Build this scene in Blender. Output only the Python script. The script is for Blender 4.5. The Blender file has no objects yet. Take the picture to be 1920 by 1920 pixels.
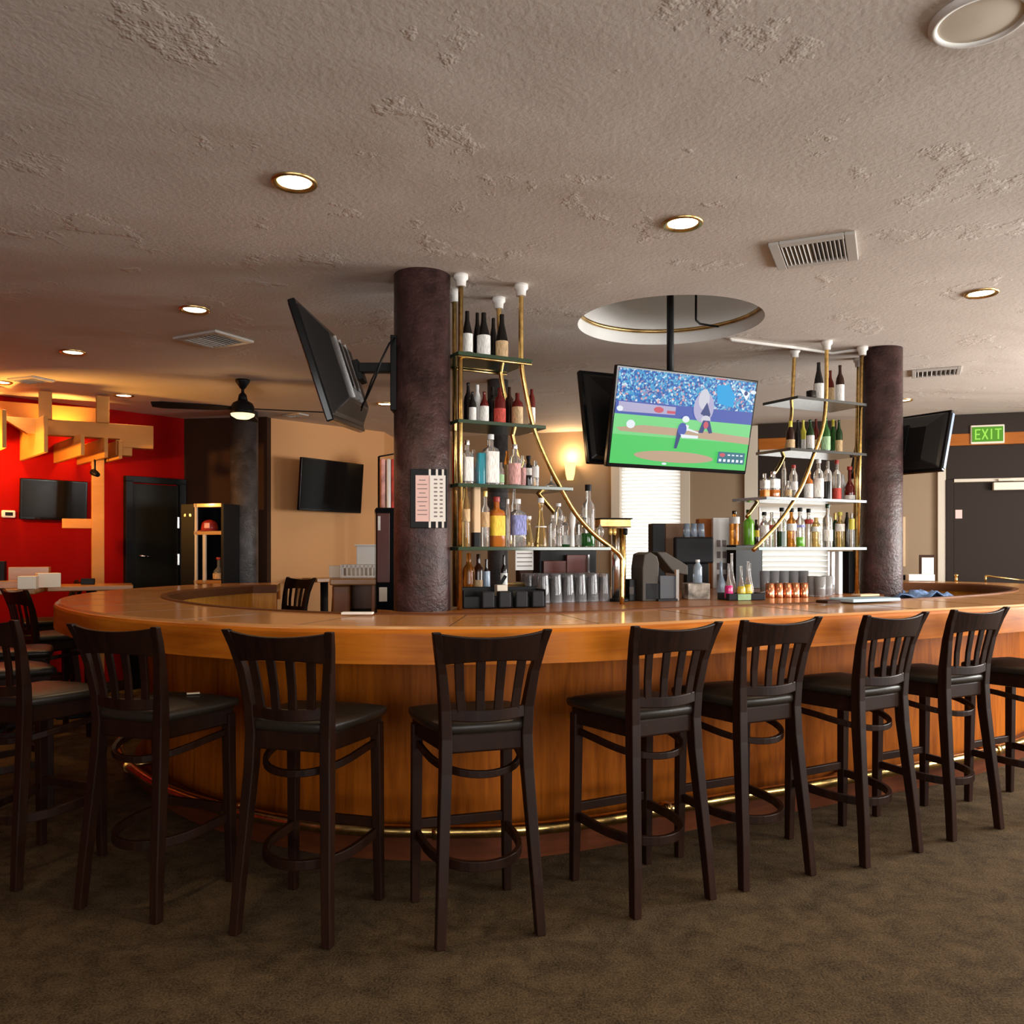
import bpy, bmesh, math, random
from mathutils import Vector, Matrix
from mathutils.geometry import tessellate_polygon
random.seed(7)
SC = bpy.context.scene
COL = SC.collection

# ------------------------------------------------------------------ camera
EYE, FPX, HOR = 1.363, 1572.0, 1028.0
cam_d = bpy.data.cameras.new('camera')
cam_d.sensor_width = 36.0
cam_d.lens = 36.0 * FPX / 1920.0
cam_d.shift_y = (HOR - 960.0) / 1920.0
cam_d.clip_start = 0.05
cam = bpy.data.objects.new('camera', cam_d)
COL.objects.link(cam)
cam.location = (0, 0, EYE)
cam.rotation_euler = (math.pi / 2, 0, 0)
SC.camera = cam

# ------------------------------------------------------------------ world, lights, exposure
SC.view_settings.view_transform = 'Standard'
SC.view_settings.look = 'None'
SC.view_settings.gamma = 1.0
SC.view_settings.exposure = 0.0
SC.view_settings.use_curve_mapping = False
SC.cycles.use_denoising = True
SC.cycles.max_bounces = 8
SC.cycles.transparent_max_bounces = 12
SC.cycles.sample_clamp_indirect = 4.0
SC.cycles.caustics_reflective = False
SC.cycles.caustics_refractive = False
w = bpy.data.worlds.new('sky'); SC.world = w; w.use_nodes = True
w.node_tree.nodes['Background'].inputs[0].default_value = (0.92, 0.96, 1.0, 1)
w.node_tree.nodes['Background'].inputs[1].default_value = 3.0


def area(name, loc, target, sx, sy, power, color):
    d = bpy.data.lights.new(name, 'AREA'); d.shape = 'RECTANGLE'
    d.size, d.size_y, d.energy, d.color = sx, sy, power, color
    o = bpy.data.objects.new(name, d); COL.objects.link(o)
    o.location = loc
    o.rotation_euler = (Vector(target) - Vector(loc)).to_track_quat('-Z', 'Y').to_euler()
    return o


DAY = (1.0, 0.97, 0.93)
area('daylight_side', (6.35, 4.9, 1.6), (0, 4.9, 2.0), 2.4, 1.3, 280, DAY)
area('daylight_side', (6.35, 1.2, 1.6), (0, 1.6, 2.0), 2.4, 1.3, 190, DAY)
area('daylight_behind', (3.4, -3.85, 1.6), (1.0, 4, 2.1), 3.4, 1.3, 170, DAY)
area('daylight_behind', (-1.2, -3.85, 1.6), (0, 4, 1.9), 3.0, 1.3, 60, DAY)


def spot(name, loc, target, power, color, ang=70, blend=0.6, r=0.04):
    d = bpy.data.lights.new(name, 'SPOT'); d.energy, d.color = power, color
    d.spot_size = math.radians(ang); d.spot_blend = blend; d.shadow_soft_size = r
    o = bpy.data.objects.new(name, d); COL.objects.link(o)
    o.location = loc
    o.rotation_euler = (Vector(target) - Vector(loc)).to_track_quat('-Z', 'Y').to_euler()
    return o


WARM = (1.0, 0.62, 0.30)

# ------------------------------------------------------------------ helpers


def at(px, py, y):
    """point at depth y on the sight line of a photograph pixel"""
    return Vector(((px - 960.0) / FPX * y, y, EYE + (HOR - py) / FPX * y))


def on(px, py, z):
    """point at height z on the sight line of a photograph pixel"""
    y = (EYE - z) * FPX / (py - HOR)
    return Vector(((px - 960.0) / FPX * y, y, z))


class MB:
    def __init__(self):
        self.bm = bmesh.new(); self.uv = self.bm.loops.layers.uv.new('uv')
        self.mi = 0

    def face(self, vs, uvs=None, smooth=False):
        try:
            f = self.bm.faces.new(vs)
        except ValueError:
            return None
        f.material_index = self.mi; f.smooth = smooth
        if uvs:
            for l, q in zip(f.loops, uvs): l[self.uv].uv = q
        return f

    def box(self, c, s, rz=0.0, m=None):
        c = Vector(c); hx, hy, hz = s[0] / 2, s[1] / 2, s[2] / 2
        R = m if m is not None else Matrix.Rotation(rz, 3, 'Z')
        v = [self.bm.verts.new(c + R @ Vector((x * hx, y * hy, z * hz))) for z in (-1, 1) for y in (-1, 1) for x in (-1, 1)]
        for q in ((0, 2, 3, 1), (4, 5, 7, 6), (0, 1, 5, 4), (2, 6, 7, 3), (0, 4, 6, 2), (1, 3, 7, 5)):
            self.face([v[i] for i in q])
        return self

    def prism(self, poly, z0, z1):
        n = len(poly)
        a = [self.bm.verts.new((p[0], p[1], z0)) for p in poly]
        b = [self.bm.verts.new((p[0], p[1], z1)) for p in poly]
        area2 = sum(poly[i][0] * poly[(i + 1) % n][1] - poly[(i + 1) % n][0] * poly[i][1] for i in range(n))
        if area2 < 0: a.reverse(); b.reverse()
        self.face(a[::-1]); self.face(b)
        for i in range(n):
            j = (i + 1) % n
            self.face([a[i], a[j], b[j], b[i]])
        return self

    def lathe(self, prof, seg=24, c=(0, 0, 0), m=None, power=None, cap=True, sx=1.0, sy=1.0):
        """profile of (radius, height); power>2 gives a squarish section"""
        rings = []
        c = Vector(c)
        for r, z in prof:
            ring = []
            for k in range(seg):
                t = 2 * math.pi * (k + 0.5) / seg
                x, y = math.cos(t), math.sin(t)
                if power:
                    q = (abs(x) ** power + abs(y) ** power) ** (1.0 / power); x, y = x / q, y / q
                p = Vector((x * r * sx, y * r * sy, z))
                if m is not None: p = m @ p
                ring.append(self.bm.verts.new(c + p))
            rings.append(ring)
        for a, b in zip(rings, rings[1:]):
            for k in range(seg):
                j = (k + 1) % seg
                self.face([a[k], a[j], b[j], b[k]], smooth=True)
        if cap:
            self.face(rings[0][::-1]); self.face(rings[-1])
        return self

    def tube(self, pts, r, seg=10, closed=False):
        pts = [Vector(p) for p in pts]; n = len(pts)
        rad = r if isinstance(r, (list, tuple)) else [r] * n
        rings = []; up = None
        for i, p in enumerate(pts):
            if closed: t = pts[(i + 1) % n] - pts[i - 1]
            else: t = pts[min(i + 1, n - 1)] - pts[max(i - 1, 0)]
            t.normalize()
            if up is None:
                up = Vector((0, 0, 1)) if abs(t.z) < 0.9 else Vector((0, 1, 0))
            a = t.cross(up)
            if a.length < 1e-5: a = t.cross(Vector((1, 0, 0)))
            a.normalize(); b = a.cross(t).normalized(); up = b
            rings.append([self.bm.verts.new(p + (a * math.cos(2 * math.pi * k / seg) + b * math.sin(2 * math.pi * k / seg)) * rad[i]) for k in range(seg)])
        pairs = list(zip(rings, rings[1:])) + ([(rings[-1], rings[0])] if closed else [])
        for a, b in pairs:
            for k in range(seg):
                j = (k + 1) % seg
                self.face([a[k], a[j], b[j], b[k]], smooth=True)
        if not closed:
            self.face(rings[0][::-1]); self.face(rings[-1])
        return self

    def bar(self, pts, sizes, axx=Vector((1, 0, 0)), axy=Vector((0, 1, 0)), smooth=False):
        """rectangular bar with fixed section axes along a path"""
        rings = []
        for p, (a, b) in zip(pts, sizes):
            p = Vector(p)
            rings.append([self.bm.verts.new(p + axx * (sx * a / 2) + axy * (sy * b / 2)) for sx, sy in ((-1, -1), (1, -1), (1, 1), (-1, 1))])
        for a, b in zip(rings, rings[1:]):
            for k in range(4):
                self.face([a[k], a[(k + 1) % 4], b[(k + 1) % 4], b[k]])
        self.face(rings[0][::-1]); self.face(rings[-1])
        return self

    def band(self, pts, wide, high):
        """flat strip on edge: thickness 'wide' sideways, 'high' vertical, bent along a path"""
        pts = [Vector(p) for p in pts]; n = len(pts); rings = []
        for i, p in enumerate(pts):
            t = pts[min(i + 1, n - 1)] - pts[max(i - 1, 0)]
            s = Vector((t.y, -t.x, 0)).normalized()
            rings.append([self.bm.verts.new(p + s * (a * wide / 2) + Vector((0, 0, b * high / 2))) for a, b in ((-1, -1), (1, -1), (1, 1), (-1, 1))])
        for a, b in zip(rings, rings[1:]):
            for k in range(4):
                self.face([a[k], a[(k + 1) % 4], b[(k + 1) % 4], b[k]])
        self.face(rings[0][::-1]); self.face(rings[-1])
        return self

    def sweep(self, path, nrm, section, sharp=True):
        """closed section of (inward offset, height) swept along a plan path; uv runs along the path"""
        n = len(path); rings = []; L = 0.0; us = []
        for i in range(n):
            if i: L += (path[i] - path[i - 1]).length
            us.append(L)
            rings.append([self.bm.verts.new((path[i].x + nrm[i].x * o, path[i].y + nrm[i].y * o, z)) for o, z in section])
        m = len(section); vs = [0.0]
        for k in range(m):
            a, b = section[k], section[(k + 1) % m]
            vs.append(vs[-1] + math.hypot(a[0] - b[0], a[1] - b[1]))
        for i in range(n - 1):
            for k in range(m):
                j = (k + 1) % m
                self.face([rings[i][k], rings[i + 1][k], rings[i + 1][j], rings[i][j]],
                          [(us[i], vs[k]), (us[i + 1], vs[k]), (us[i + 1], vs[k + 1]), (us[i], vs[k + 1])])
        self.face(rings[0]); self.face(rings[-1][::-1])
        return self

    def poly(self, pts, m=None):
        vs = [self.bm.verts.new(m @ Vector(p) if m is not None else Vector(p)) for p in pts]
        self.face(vs); return self

    def build(self, name, mat, parent=None, bevel=0.0, seg=2, smooth_angle=None):
        bmesh.ops.recalc_face_normals(self.bm, faces=self.bm.faces)
        me = bpy.data.meshes.new(name); self.bm.to_mesh(me); self.bm.free()
        o = bpy.data.objects.new(name, me); COL.objects.link(o)
        for q in (mat if isinstance(mat, (list, tuple)) else [mat]): me.materials.append(q)
        if bevel:
            b = o.modifiers.new('bevel', 'BEVEL'); b.width = bevel; b.segments = seg; b.limit_method = 'ANGLE'
            b.angle_limit = math.radians(40)
        if parent is not None: o.parent = parent
        return o


def tag(o, label, cat, group=None, kind=None):
    o['label'] = label; o['category'] = cat
    if group: o['group'] = group
    if kind: o['kind'] = kind
    return o


def thing(name, label, cat, loc=(0, 0, 0), rz=0.0, group=None, kind=None):
    o = bpy.data.objects.new(name, None); COL.objects.link(o)
    o.empty_display_size = 0.1
    o.location = loc; o.rotation_euler = (0, 0, rz)
    return tag(o, label, cat, group, kind)


def dup(root, loc, rz, label):
    r = root.copy(); COL.objects.link(r); r.location = loc; r.rotation_euler = (0, 0, rz); r['label'] = label
    for ch in list(root.children):
        c = ch.copy(); COL.objects.link(c); c.parent = r
        for g in list(ch.children):
            d = g.copy(); COL.objects.link(d); d.parent = c
    return r


# ------------------------------------------------------------------ materials
def newmat(name):
    m = bpy.data.materials.new(name); m.use_nodes = True
    nt = m.node_tree
    return m, nt, nt.nodes['Principled BSDF']


def plain(name, col, rough=0.5, metal=0.0, coat=0.0, spec=0.5, trans=0.0, ior=1.45, bump=0.0, bscale=200.0, var=0.0):
    m, nt, p = newmat(name)
    p.inputs['Base Color'].default_value = (*col, 1)
    p.inputs['Roughness'].default_value = rough
    p.inputs['Metallic'].default_value = metal
    p.inputs['Coat Weight'].default_value = coat
    p.inputs['Specular IOR Level'].default_value = spec
    p.inputs['Transmission Weight'].default_value = trans
    p.inputs['IOR'].default_value = ior
    if bump or var:
        tc = nt.nodes.new('ShaderNodeTexCoord'); no = nt.nodes.new('ShaderNodeTexNoise')
        no.inputs['Scale'].default_value = bscale; no.inputs['Detail'].default_value = 4
        nt.links.new(tc.outputs['Object'], no.inputs['Vector'])
        if bump:
            b = nt.nodes.new('ShaderNodeBump'); b.inputs['Strength'].default_value = bump; b.inputs['Distance'].default_value = 0.004
            nt.links.new(no.outputs['Fac'], b.inputs['Height']); nt.links.new(b.outputs['Normal'], p.inputs['Normal'])
        if var:
            mx = nt.nodes.new('ShaderNodeMix'); mx.data_type = 'RGBA'
            mx.inputs['A'].default_value = (*[c * (1 - var) for c in col], 1)
            mx.inputs['B'].default_value = (*[min(1, c * (1 + var)) for c in col], 1)
            mr = nt.nodes.new('ShaderNodeMapRange'); mr.inputs['From Min'].default_value = 0.36; mr.inputs['From Max'].default_value = 0.64
            nt.links.new(no.outputs['Fac'], mr.inputs['Value']); nt.links.new(mr.outputs['Result'], mx.inputs['Factor']); nt.links.new(mx.outputs['Result'], p.inputs['Base Color'])
    return m


def emit(name, col, s):
    m, nt, p = newmat(name)
    p.inputs['Base Color'].default_value = (0, 0, 0, 1)
    p.inputs['Roughness'].default_value = 0.4
    p.inputs['Specular IOR Level'].default_value = 0.12
    p.inputs['Emission Color'].default_value = (*col, 1)
    p.inputs['Emission Strength'].default_value = s
    return m


def wood(name, c1, c2, stretch=(1, 1, 12), scale=3.0, rough=0.35, coat=0.0, uv=False, spec=0.5, planks=None):
    m, nt, p = newmat(name); N = nt.nodes.new; L = nt.links.new
    tc = N('ShaderNodeTexCoord'); mp = N('ShaderNodeMapping'); mp.inputs['Scale'].default_value = [1.0 / s for s in stretch]
    L(tc.outputs['UV' if uv else 'Object'], mp.inputs['Vector'])
    n1 = N('ShaderNodeTexNoise'); n1.inputs['Scale'].default_value = scale * 6; n1.inputs['Detail'].default_value = 6
    n1.inputs['Roughness'].default_value = 0.62; n1.inputs['Distortion'].default_value = 0.6
    L(mp.outputs['Vector'], n1.inputs['Vector'])
    n2 = N('ShaderNodeTexNoise'); n2.inputs['Scale'].default_value = 1.3; n2.inputs['Detail'].default_value = 3
    L(tc.outputs['UV' if uv else 'Object'], n2.inputs['Vector'])
    ad = N('ShaderNodeMath'); ad.operation = 'MULTIPLY_ADD'; ad.inputs[1].default_value = 0.5
    L(n2.outputs['Fac'], ad.inputs[0]); 
    hm = N('ShaderNodeMath'); hm.operation = 'MULTIPLY'; hm.inputs[1].default_value = 0.75
    L(n1.outputs['Fac'], hm.inputs[0]); L(hm.outputs[0], ad.inputs[2])
    cr = N('ShaderNodeValToRGB'); cr.color_ramp.elements[0].position = 0.42; cr.color_ramp.elements[1].position = 0.78
    cr.color_ramp.elements[0].color = (*c2, 1); cr.color_ramp.elements[1].color = (*c1, 1)
    L(ad.outputs[0], cr.inputs['Fac']); L(cr.outputs['Color'], p.inputs['Base Color'])
    p.inputs['Roughness'].default_value = rough; p.inputs['Coat Weight'].default_value = coat
    p.inputs['Coat Roughness'].default_value = 0.08; p.inputs['Specular IOR Level'].default_value = spec
    return m


M = {}
M['espresso'] = wood('espresso_wood', (0.024, 0.008, 0.004), (0.009, 0.0035, 0.002), (1, 1, 10), 4, 0.42, spec=0.16)
M['leather'] = plain('black_leather', (0.020, 0.015, 0.011), 0.36, spec=0.3, bump=0.15, bscale=90)
M['bar_top'] = wood('bar_top_wood', (0.66, 0.33, 0.12), (0.46, 0.20, 0.06), (14, 1, 1), 5, 0.20, 0.15, uv=True, spec=0.35)
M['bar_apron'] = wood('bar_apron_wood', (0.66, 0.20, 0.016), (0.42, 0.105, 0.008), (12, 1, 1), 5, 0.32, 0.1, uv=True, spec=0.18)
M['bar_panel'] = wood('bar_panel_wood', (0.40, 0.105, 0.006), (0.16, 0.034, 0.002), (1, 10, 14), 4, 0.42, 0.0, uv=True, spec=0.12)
M['inner_oak_lit'] = wood('inner_oak_lit_wood', (0.80, 0.36, 0.04), (0.55, 0.20, 0.02), (1, 8, 8), 4, 0.4, 0.0, uv=True, spec=0.3)  # oak colour brightened in place of warm light on the inner panel
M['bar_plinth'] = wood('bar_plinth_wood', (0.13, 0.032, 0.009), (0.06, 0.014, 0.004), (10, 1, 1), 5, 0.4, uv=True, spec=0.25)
M['dark_rim'] = plain('dark_rim_wood', (0.13, 0.045, 0.014), 0.5, spec=0.2)
M['deck'] = wood('deck_wood', (0.44, 0.17, 0.045), (0.27, 0.09, 0.022), (12, 1, 1), 4, 0.3, 0.1, spec=0.3)
M['brass'] = plain('brass', (0.72, 0.48, 0.17), 0.24, 1.0, bump=0.05, bscale=40, var=0.2)
M['dull_brass'] = plain('dull_brass', (0.62, 0.42, 0.17), 0.34, 1.0, var=0.3, bscale=12)
M['chrome'] = plain('chrome', (0.75, 0.75, 0.76), 0.18, 1.0)
M['copper'] = plain('copper', (0.85, 0.36, 0.20), 0.22, 1.0)
M['black'] = plain('black_plastic', (0.007, 0.007, 0.008), 0.45, spec=0.2)
M['black_gloss'] = plain('black_gloss', (0.005, 0.005, 0.006), 0.12, spec=0.3)
M['tv_back'] = plain('tv_back_plastic', (0.010, 0.009, 0.009), 0.32, spec=0.3)
M['tv_glass'] = plain('dark_screen', (0.006, 0.006, 0.006), 0.14, spec=0.12)
M['grey_plastic'] = plain('grey_plastic', (0.075, 0.066, 0.056), 0.5, spec=0.25)
M['dark_grey'] = plain('dark_grey_plastic', (0.016, 0.016, 0.019), 0.5, spec=0.25)
M['steel_blue'] = plain('blue_grey_edge', (0.20, 0.27, 0.38), 0.3)
M['white'] = plain('white_paint', (0.80, 0.78, 0.74), 0.45)
M['cream'] = plain('cream_paint', (0.78, 0.70, 0.58), 0.5)
M['paper'] = plain('white_paper', (0.86, 0.85, 0.82), 0.7)
M['paper_pink'] = plain('pink_paper', (0.80, 0.55, 0.52), 0.7)
M['paper_tan'] = plain('tan_paper', (0.70, 0.50, 0.30), 0.7)
M['ink'] = plain('grey_ink', (0.25, 0.20, 0.20), 0.8)
M['taupe'] = plain('taupe_wall_paint', (0.30, 0.215, 0.135), 0.75, bump=0.1, bscale=120)
M['beige'] = plain('beige_wall_paint', (0.68, 0.35, 0.145), 0.75, bump=0.1, bscale=120)
M['red'] = plain('red_wall_paint', (0.30, 0.0025, 0.0015), 0.8, spec=0.1, bump=0.1, bscale=120)
M['dark_wall'] = plain('dark_brown_wall_paint', (0.040, 0.017, 0.009), 0.7, spec=0.2)
M['door_brown'] = plain('dark_brown_door_paint', (0.026, 0.017, 0.013), 0.6, spec=0.2)
M['door_black'] = plain('black_door_paint', (0.010, 0.010, 0.007), 0.5, spec=0.2)
M['white_trim'] = plain('pale_trim_paint', (0.62, 0.56, 0.46), 0.5)
M['orange_wood'] = wood('orange_wood', (0.42, 0.13, 0.018), (0.28, 0.08, 0.010), (10, 10, 1), 3, 0.45, spec=0.15)
M['glulam'] = wood('pine_beam_wood', (0.56, 0.27, 0.075), (0.44, 0.185, 0.045), (10, 10, 2), 2, 0.55, spec=0.2)
M['table_wood'] = wood('table_wood', (0.50, 0.25, 0.08), (0.34, 0.15, 0.04), (10, 1, 1), 3, 0.3, 0.3)
M['station_wood'] = wood('station_wood', (0.34, 0.12, 0.035), (0.22, 0.07, 0.02), (1, 1, 10), 3, 0.4)
M['maroon'] = plain('maroon_panel', (0.10, 0.018, 0.010), 0.35)
M['red_brown'] = plain('red_brown_panel', (0.11, 0.025, 0.020), 0.4)
M['brown_box'] = plain('brown_card', (0.20, 0.10, 0.05), 0.6)
M['blue_cloth'] = plain('blue_cloth', (0.14, 0.24, 0.45), 0.9, bump=0.6, bscale=40, var=0.4)
M['blue_board'] = plain('pale_blue_board', (0.40, 0.58, 0.72), 0.4)
M['floor_grey'] = plain('vent_grey_metal', (0.50, 0.47, 0.43), 0.45)
M['vent_dark'] = plain('vent_dark', (0.03, 0.028, 0.026), 0.6)
M['lamp_warm'] = emit('warm_lamp', (1.0, 0.80, 0.50), 14.0)
M['lamp_dim'] = emit('fan_lamp', (1.0, 0.80, 0.45), 1.6)
M['sconce'] = emit('sconce_glow', (1.0, 0.62, 0.20), 2.6)
M['exit_green'] = emit('exit_green', (0.14, 0.42, 0.03), 0.8)
M['exit_letter'] = emit('exit_letter', (0.45, 0.95, 0.12), 0.9)
M['green_edge_glass'] = plain('shelf_glass', (0.62, 0.80, 0.70), 0.03, trans=0.85, ior=1.45)
M['shelf_edge'] = plain('shelf_edge_glass', (0.035, 0.06, 0.035), 0.12)
M['shelf_edge_pale'] = plain('shelf_edge_pale_glass', (0.32, 0.38, 0.40), 0.12)
M['shelf_edge_dark'] = plain('shelf_edge_dark_glass', (0.06, 0.06, 0.055), 0.12)
M['shelf_edge_blue'] = plain('shelf_edge_blue_glass', (0.42, 0.58, 0.60), 0.12)
# bottle glasses
def glass(name, col, rough=0.03, t=0.86): return plain(name, col, rough, trans=t, ior=1.33)
M['clear'] = glass('clear_glass', (0.97, 0.98, 0.97))
M['drink_glass'] = plain('drinking_glass', (0.93, 0.93, 0.97), 0.03, trans=0.84, ior=1.42)
M['amber'] = glass('amber_glass', (0.75, 0.30, 0.05))
M['gold_liquor'] = glass('gold_liquor', (0.90, 0.66, 0.26))
M['brown_glass'] = plain('brown_glass', (0.030, 0.010, 0.005), 0.08)
M['dark_glass'] = plain('dark_glass', (0.010, 0.008, 0.007), 0.08)
M['red_glass'] = plain('dark_red_glass', (0.12, 0.010, 0.008), 0.10)
M['green_glass'] = plain('green_glass', (0.030, 0.16, 0.030), 0.08, trans=0.4)
M['deep_green'] = plain('deep_green_glass', (0.012, 0.045, 0.012), 0.08)
M['lime'] = plain('lime_liquor', (0.22, 0.62, 0.05), 0.08, trans=0.4)
M['yellow_liquor'] = plain('yellow_liquor', (0.80, 0.62, 0.05), 0.1, trans=0.25)
M['orange_liquor'] = plain('orange_liquor', (0.60, 0.17, 0.02), 0.1, trans=0.35)
M['pink_liquor'] = plain('pink_liquor', (0.75, 0.03, 0.22), 0.1, trans=0.2)
M['teal'] = plain('teal_glass', (0.02, 0.26, 0.34), 0.15)
M['pale_blue'] = plain('pale_blue_glass', (0.55, 0.70, 0.88), 0.08, trans=0.55)
M['milk'] = plain('white_glass', (0.80, 0.80, 0.78), 0.2)
M['foil_yellow'] = plain('yellow_foil', (0.62, 0.55, 0.06), 0.3)
M['foil_gold'] = plain('gold_foil', (0.75, 0.52, 0.16), 0.3, 0.6)
M['foil_red'] = plain('red_foil', (0.40, 0.03, 0.02), 0.35)
M['foil_orange'] = plain('orange_foil', (0.75, 0.25, 0.03), 0.35)
M['label_white'] = plain('white_label', (0.80, 0.78, 0.74), 0.6, var=0.25, bscale=7)
M['label_tan'] = plain('tan_label', (0.62, 0.42, 0.22), 0.6, var=0.35, bscale=7)
M['label_yellow'] = plain('yellow_label', (0.85, 0.55, 0.05), 0.6, var=0.25, bscale=7)
M['label_blue'] = plain('blue_label', (0.22, 0.24, 0.52), 0.6, var=0.5, bscale=7)
M['label_pink'] = plain('pink_label', (0.68, 0.36, 0.34), 0.6, var=0.4, bscale=7)
M['label_red'] = plain('red_label', (0.55, 0.06, 0.04), 0.6, var=0.4, bscale=7)
M['label_green'] = plain('green_label', (0.35, 0.55, 0.30), 0.6, var=0.4, bscale=7)


def ceiling_mat():
    m, nt, p = newmat('ceiling_plaster'); N = nt.nodes.new; L = nt.links.new
    tc = N('ShaderNodeTexCoord')
    nf = N('ShaderNodeTexNoise'); nf.inputs['Scale'].default_value = 55; nf.inputs['Detail'].default_value = 4
    L(tc.outputs['Object'], nf.inputs['Vector'])
    mp = N('ShaderNodeMapping'); mp.inputs['Scale'].default_value = (0.8, 1.5, 1)
    L(tc.outputs['Object'], mp.inputs['Vector'])
    nw = N('ShaderNodeTexNoise'); nw.inputs['Scale'].default_value = 1.1; nw.inputs['Detail'].default_value = 2; nw.inputs['Distortion'].default_value = 0.3
    L(mp.outputs['Vector'], nw.inputs['Vector'])
    npn = N('ShaderNodeTexNoise'); npn.inputs['Scale'].default_value = 2.2; npn.inputs['Detail'].default_value = 6; npn.inputs['Roughness'].default_value = 0.65
    L(tc.outputs['Object'], npn.inputs['Vector'])
    cr = N('ShaderNodeValToRGB'); cr.color_ramp.elements[0].position = 0.58; cr.color_ramp.elements[1].position = 0.63
    L(npn.outputs['Fac'], cr.inputs['Fac'])
    b1 = N('ShaderNodeBump'); b1.inputs['Strength'].default_value = 0.22; b1.inputs['Distance'].default_value = 0.10
    L(nw.outputs['Fac'], b1.inputs['Height'])
    b2 = N('ShaderNodeBump'); b2.inputs['Strength'].default_value = 0.35; b2.inputs['Distance'].default_value = 0.006
    L(cr.outputs['Color'], b2.inputs['Height']); L(b1.outputs['Normal'], b2.inputs['Normal'])
    b3 = N('ShaderNodeBump'); b3.inputs['Strength'].default_value = 0.40; b3.inputs['Distance'].default_value = 0.004
    L(nf.outputs['Fac'], b3.inputs['Height']); L(b2.outputs['Normal'], b3.inputs['Normal'])
    L(b3.outputs['Normal'], p.inputs['Normal'])
    mx = N('ShaderNodeMix'); mx.data_type = 'RGBA'
    mx.inputs['A'].default_value = (0.60, 0.53, 0.47, 1); mx.inputs['B'].default_value = (0.70, 0.63, 0.56, 1)
    L(nw.outputs['Fac'], mx.inputs['Factor']); L(mx.outputs['Result'], p.inputs['Base Color'])
    p.inputs['Roughness'].default_value = 0.8
    return m


def carpet_mat():
    m, nt, p = newmat('brown_carpet'); N = nt.nodes.new; L = nt.links.new
    tc = N('ShaderNodeTexCoord')
    n1 = N('ShaderNodeTexNoise'); n1.inputs['Scale'].default_value = 130; n1.inputs['Detail'].default_value = 3
    n2 = N('ShaderNodeTexNoise'); n2.inputs['Scale'].default_value = 9; n2.inputs['Detail'].default_value = 7; n2.inputs['Roughness'].default_value = 0.7; n2.inputs['Distortion'].default_value = 0.4
    n3 = N('ShaderNodeTexVoronoi'); n3.inputs['Scale'].default_value = 16; n3.feature = 'DISTANCE_TO_EDGE'
    for n in (n1, n2): L(tc.outputs['Object'], n.inputs['Vector'])
    L(n2.outputs['Color'], n3.inputs['Vector'])
    a = N('ShaderNodeMath'); a.operation = 'MULTIPLY_ADD'; a.inputs[1].default_value = 0.55
    L(n1.outputs['Fac'], a.inputs[0])
    h = N('ShaderNodeMath'); h.operation = 'MULTIPLY'; h.inputs[1].default_value = 0.5
    L(n2.outputs['Fac'], h.inputs[0]); L(h.outputs[0], a.inputs[2])
    cr = N('ShaderNodeValToRGB')
    cr.color_ramp.elements[0].position = 0.36; cr.color_ramp.elements[0].color = (0.020, 0.013, 0.006, 1)
    cr.color_ramp.elements[1].position = 0.68; cr.color_ramp.elements[1].color = (0.135, 0.090, 0.046, 1)
    L(a.outputs[0], cr.inputs['Fac']); L(cr.outputs['Color'], p.inputs['Base Color'])
    b = N('ShaderNodeBump'); b.inputs['Strength'].default_value = 0.5; b.inputs['Distance'].default_value = 0.004
    L(n1.outputs['Fac'], b.inputs['Height']); L(b.outputs['Normal'], p.inputs['Normal'])
    p.inputs['Roughness'].default_value = 0.95; p.inputs['Specular IOR Level'].default_value = 0.1
    return m


def column_mat(name, c1, c2):
    m, nt, p = newmat(name); N = nt.nodes.new; L = nt.links.new
    tc = N('ShaderNodeTexCoord')
    n1 = N('ShaderNodeTexNoise'); n1.inputs['Scale'].default_value = 9; n1.inputs['Detail'].default_value = 8; n1.inputs['Roughness'].default_value = 0.65
    n2 = N('ShaderNodeTexNoise'); n2.inputs['Scale'].default_value = 70; n2.inputs['Detail'].default_value = 4
    for n in (n1, n2): L(tc.outputs['Object'], n.inputs['Vector'])
    cr = N('ShaderNodeValToRGB'); cr.color_ramp.elements[0].position = 0.35; cr.color_ramp.elements[1].position = 0.7
    cr.color_ramp.elements[0].color = (*c1, 1); cr.color_ramp.elements[1].color = (*c2, 1)
    L(n1.outputs['Fac'], cr.inputs['Fac']); L(cr.outputs['Color'], p.inputs['Base Color'])
    b1 = N('ShaderNodeBump'); b1.inputs['Strength'].default_value = 0.6; b1.inputs['Distance'].default_value = 0.006
    L(n2.outputs['Fac'], b1.inputs['Height'])
    b2 = N('ShaderNodeBump'); b2.inputs['Strength'].default_value = 0.8; b2.inputs['Distance'].default_value = 0.018
    L(n1.outputs['Fac'], b2.inputs['Height']); L(b1.outputs['Normal'], b2.inputs['Normal']); L(b2.outputs['Normal'], p.inputs['Normal'])
    p.inputs['Roughness'].default_value = 0.36; p.inputs['Specular IOR Level'].default_value = 0.45
    return m


M['ceiling'] = ceiling_mat()
M['carpet'] = carpet_mat()
M['column'] = column_mat('dark_column_plaster', (0.022, 0.010, 0.009), (0.092, 0.042, 0.041))
M['column_grey'] = column_mat('grey_column_plaster', (0.030, 0.026, 0.026), (0.085, 0.078, 0.082))

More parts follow.
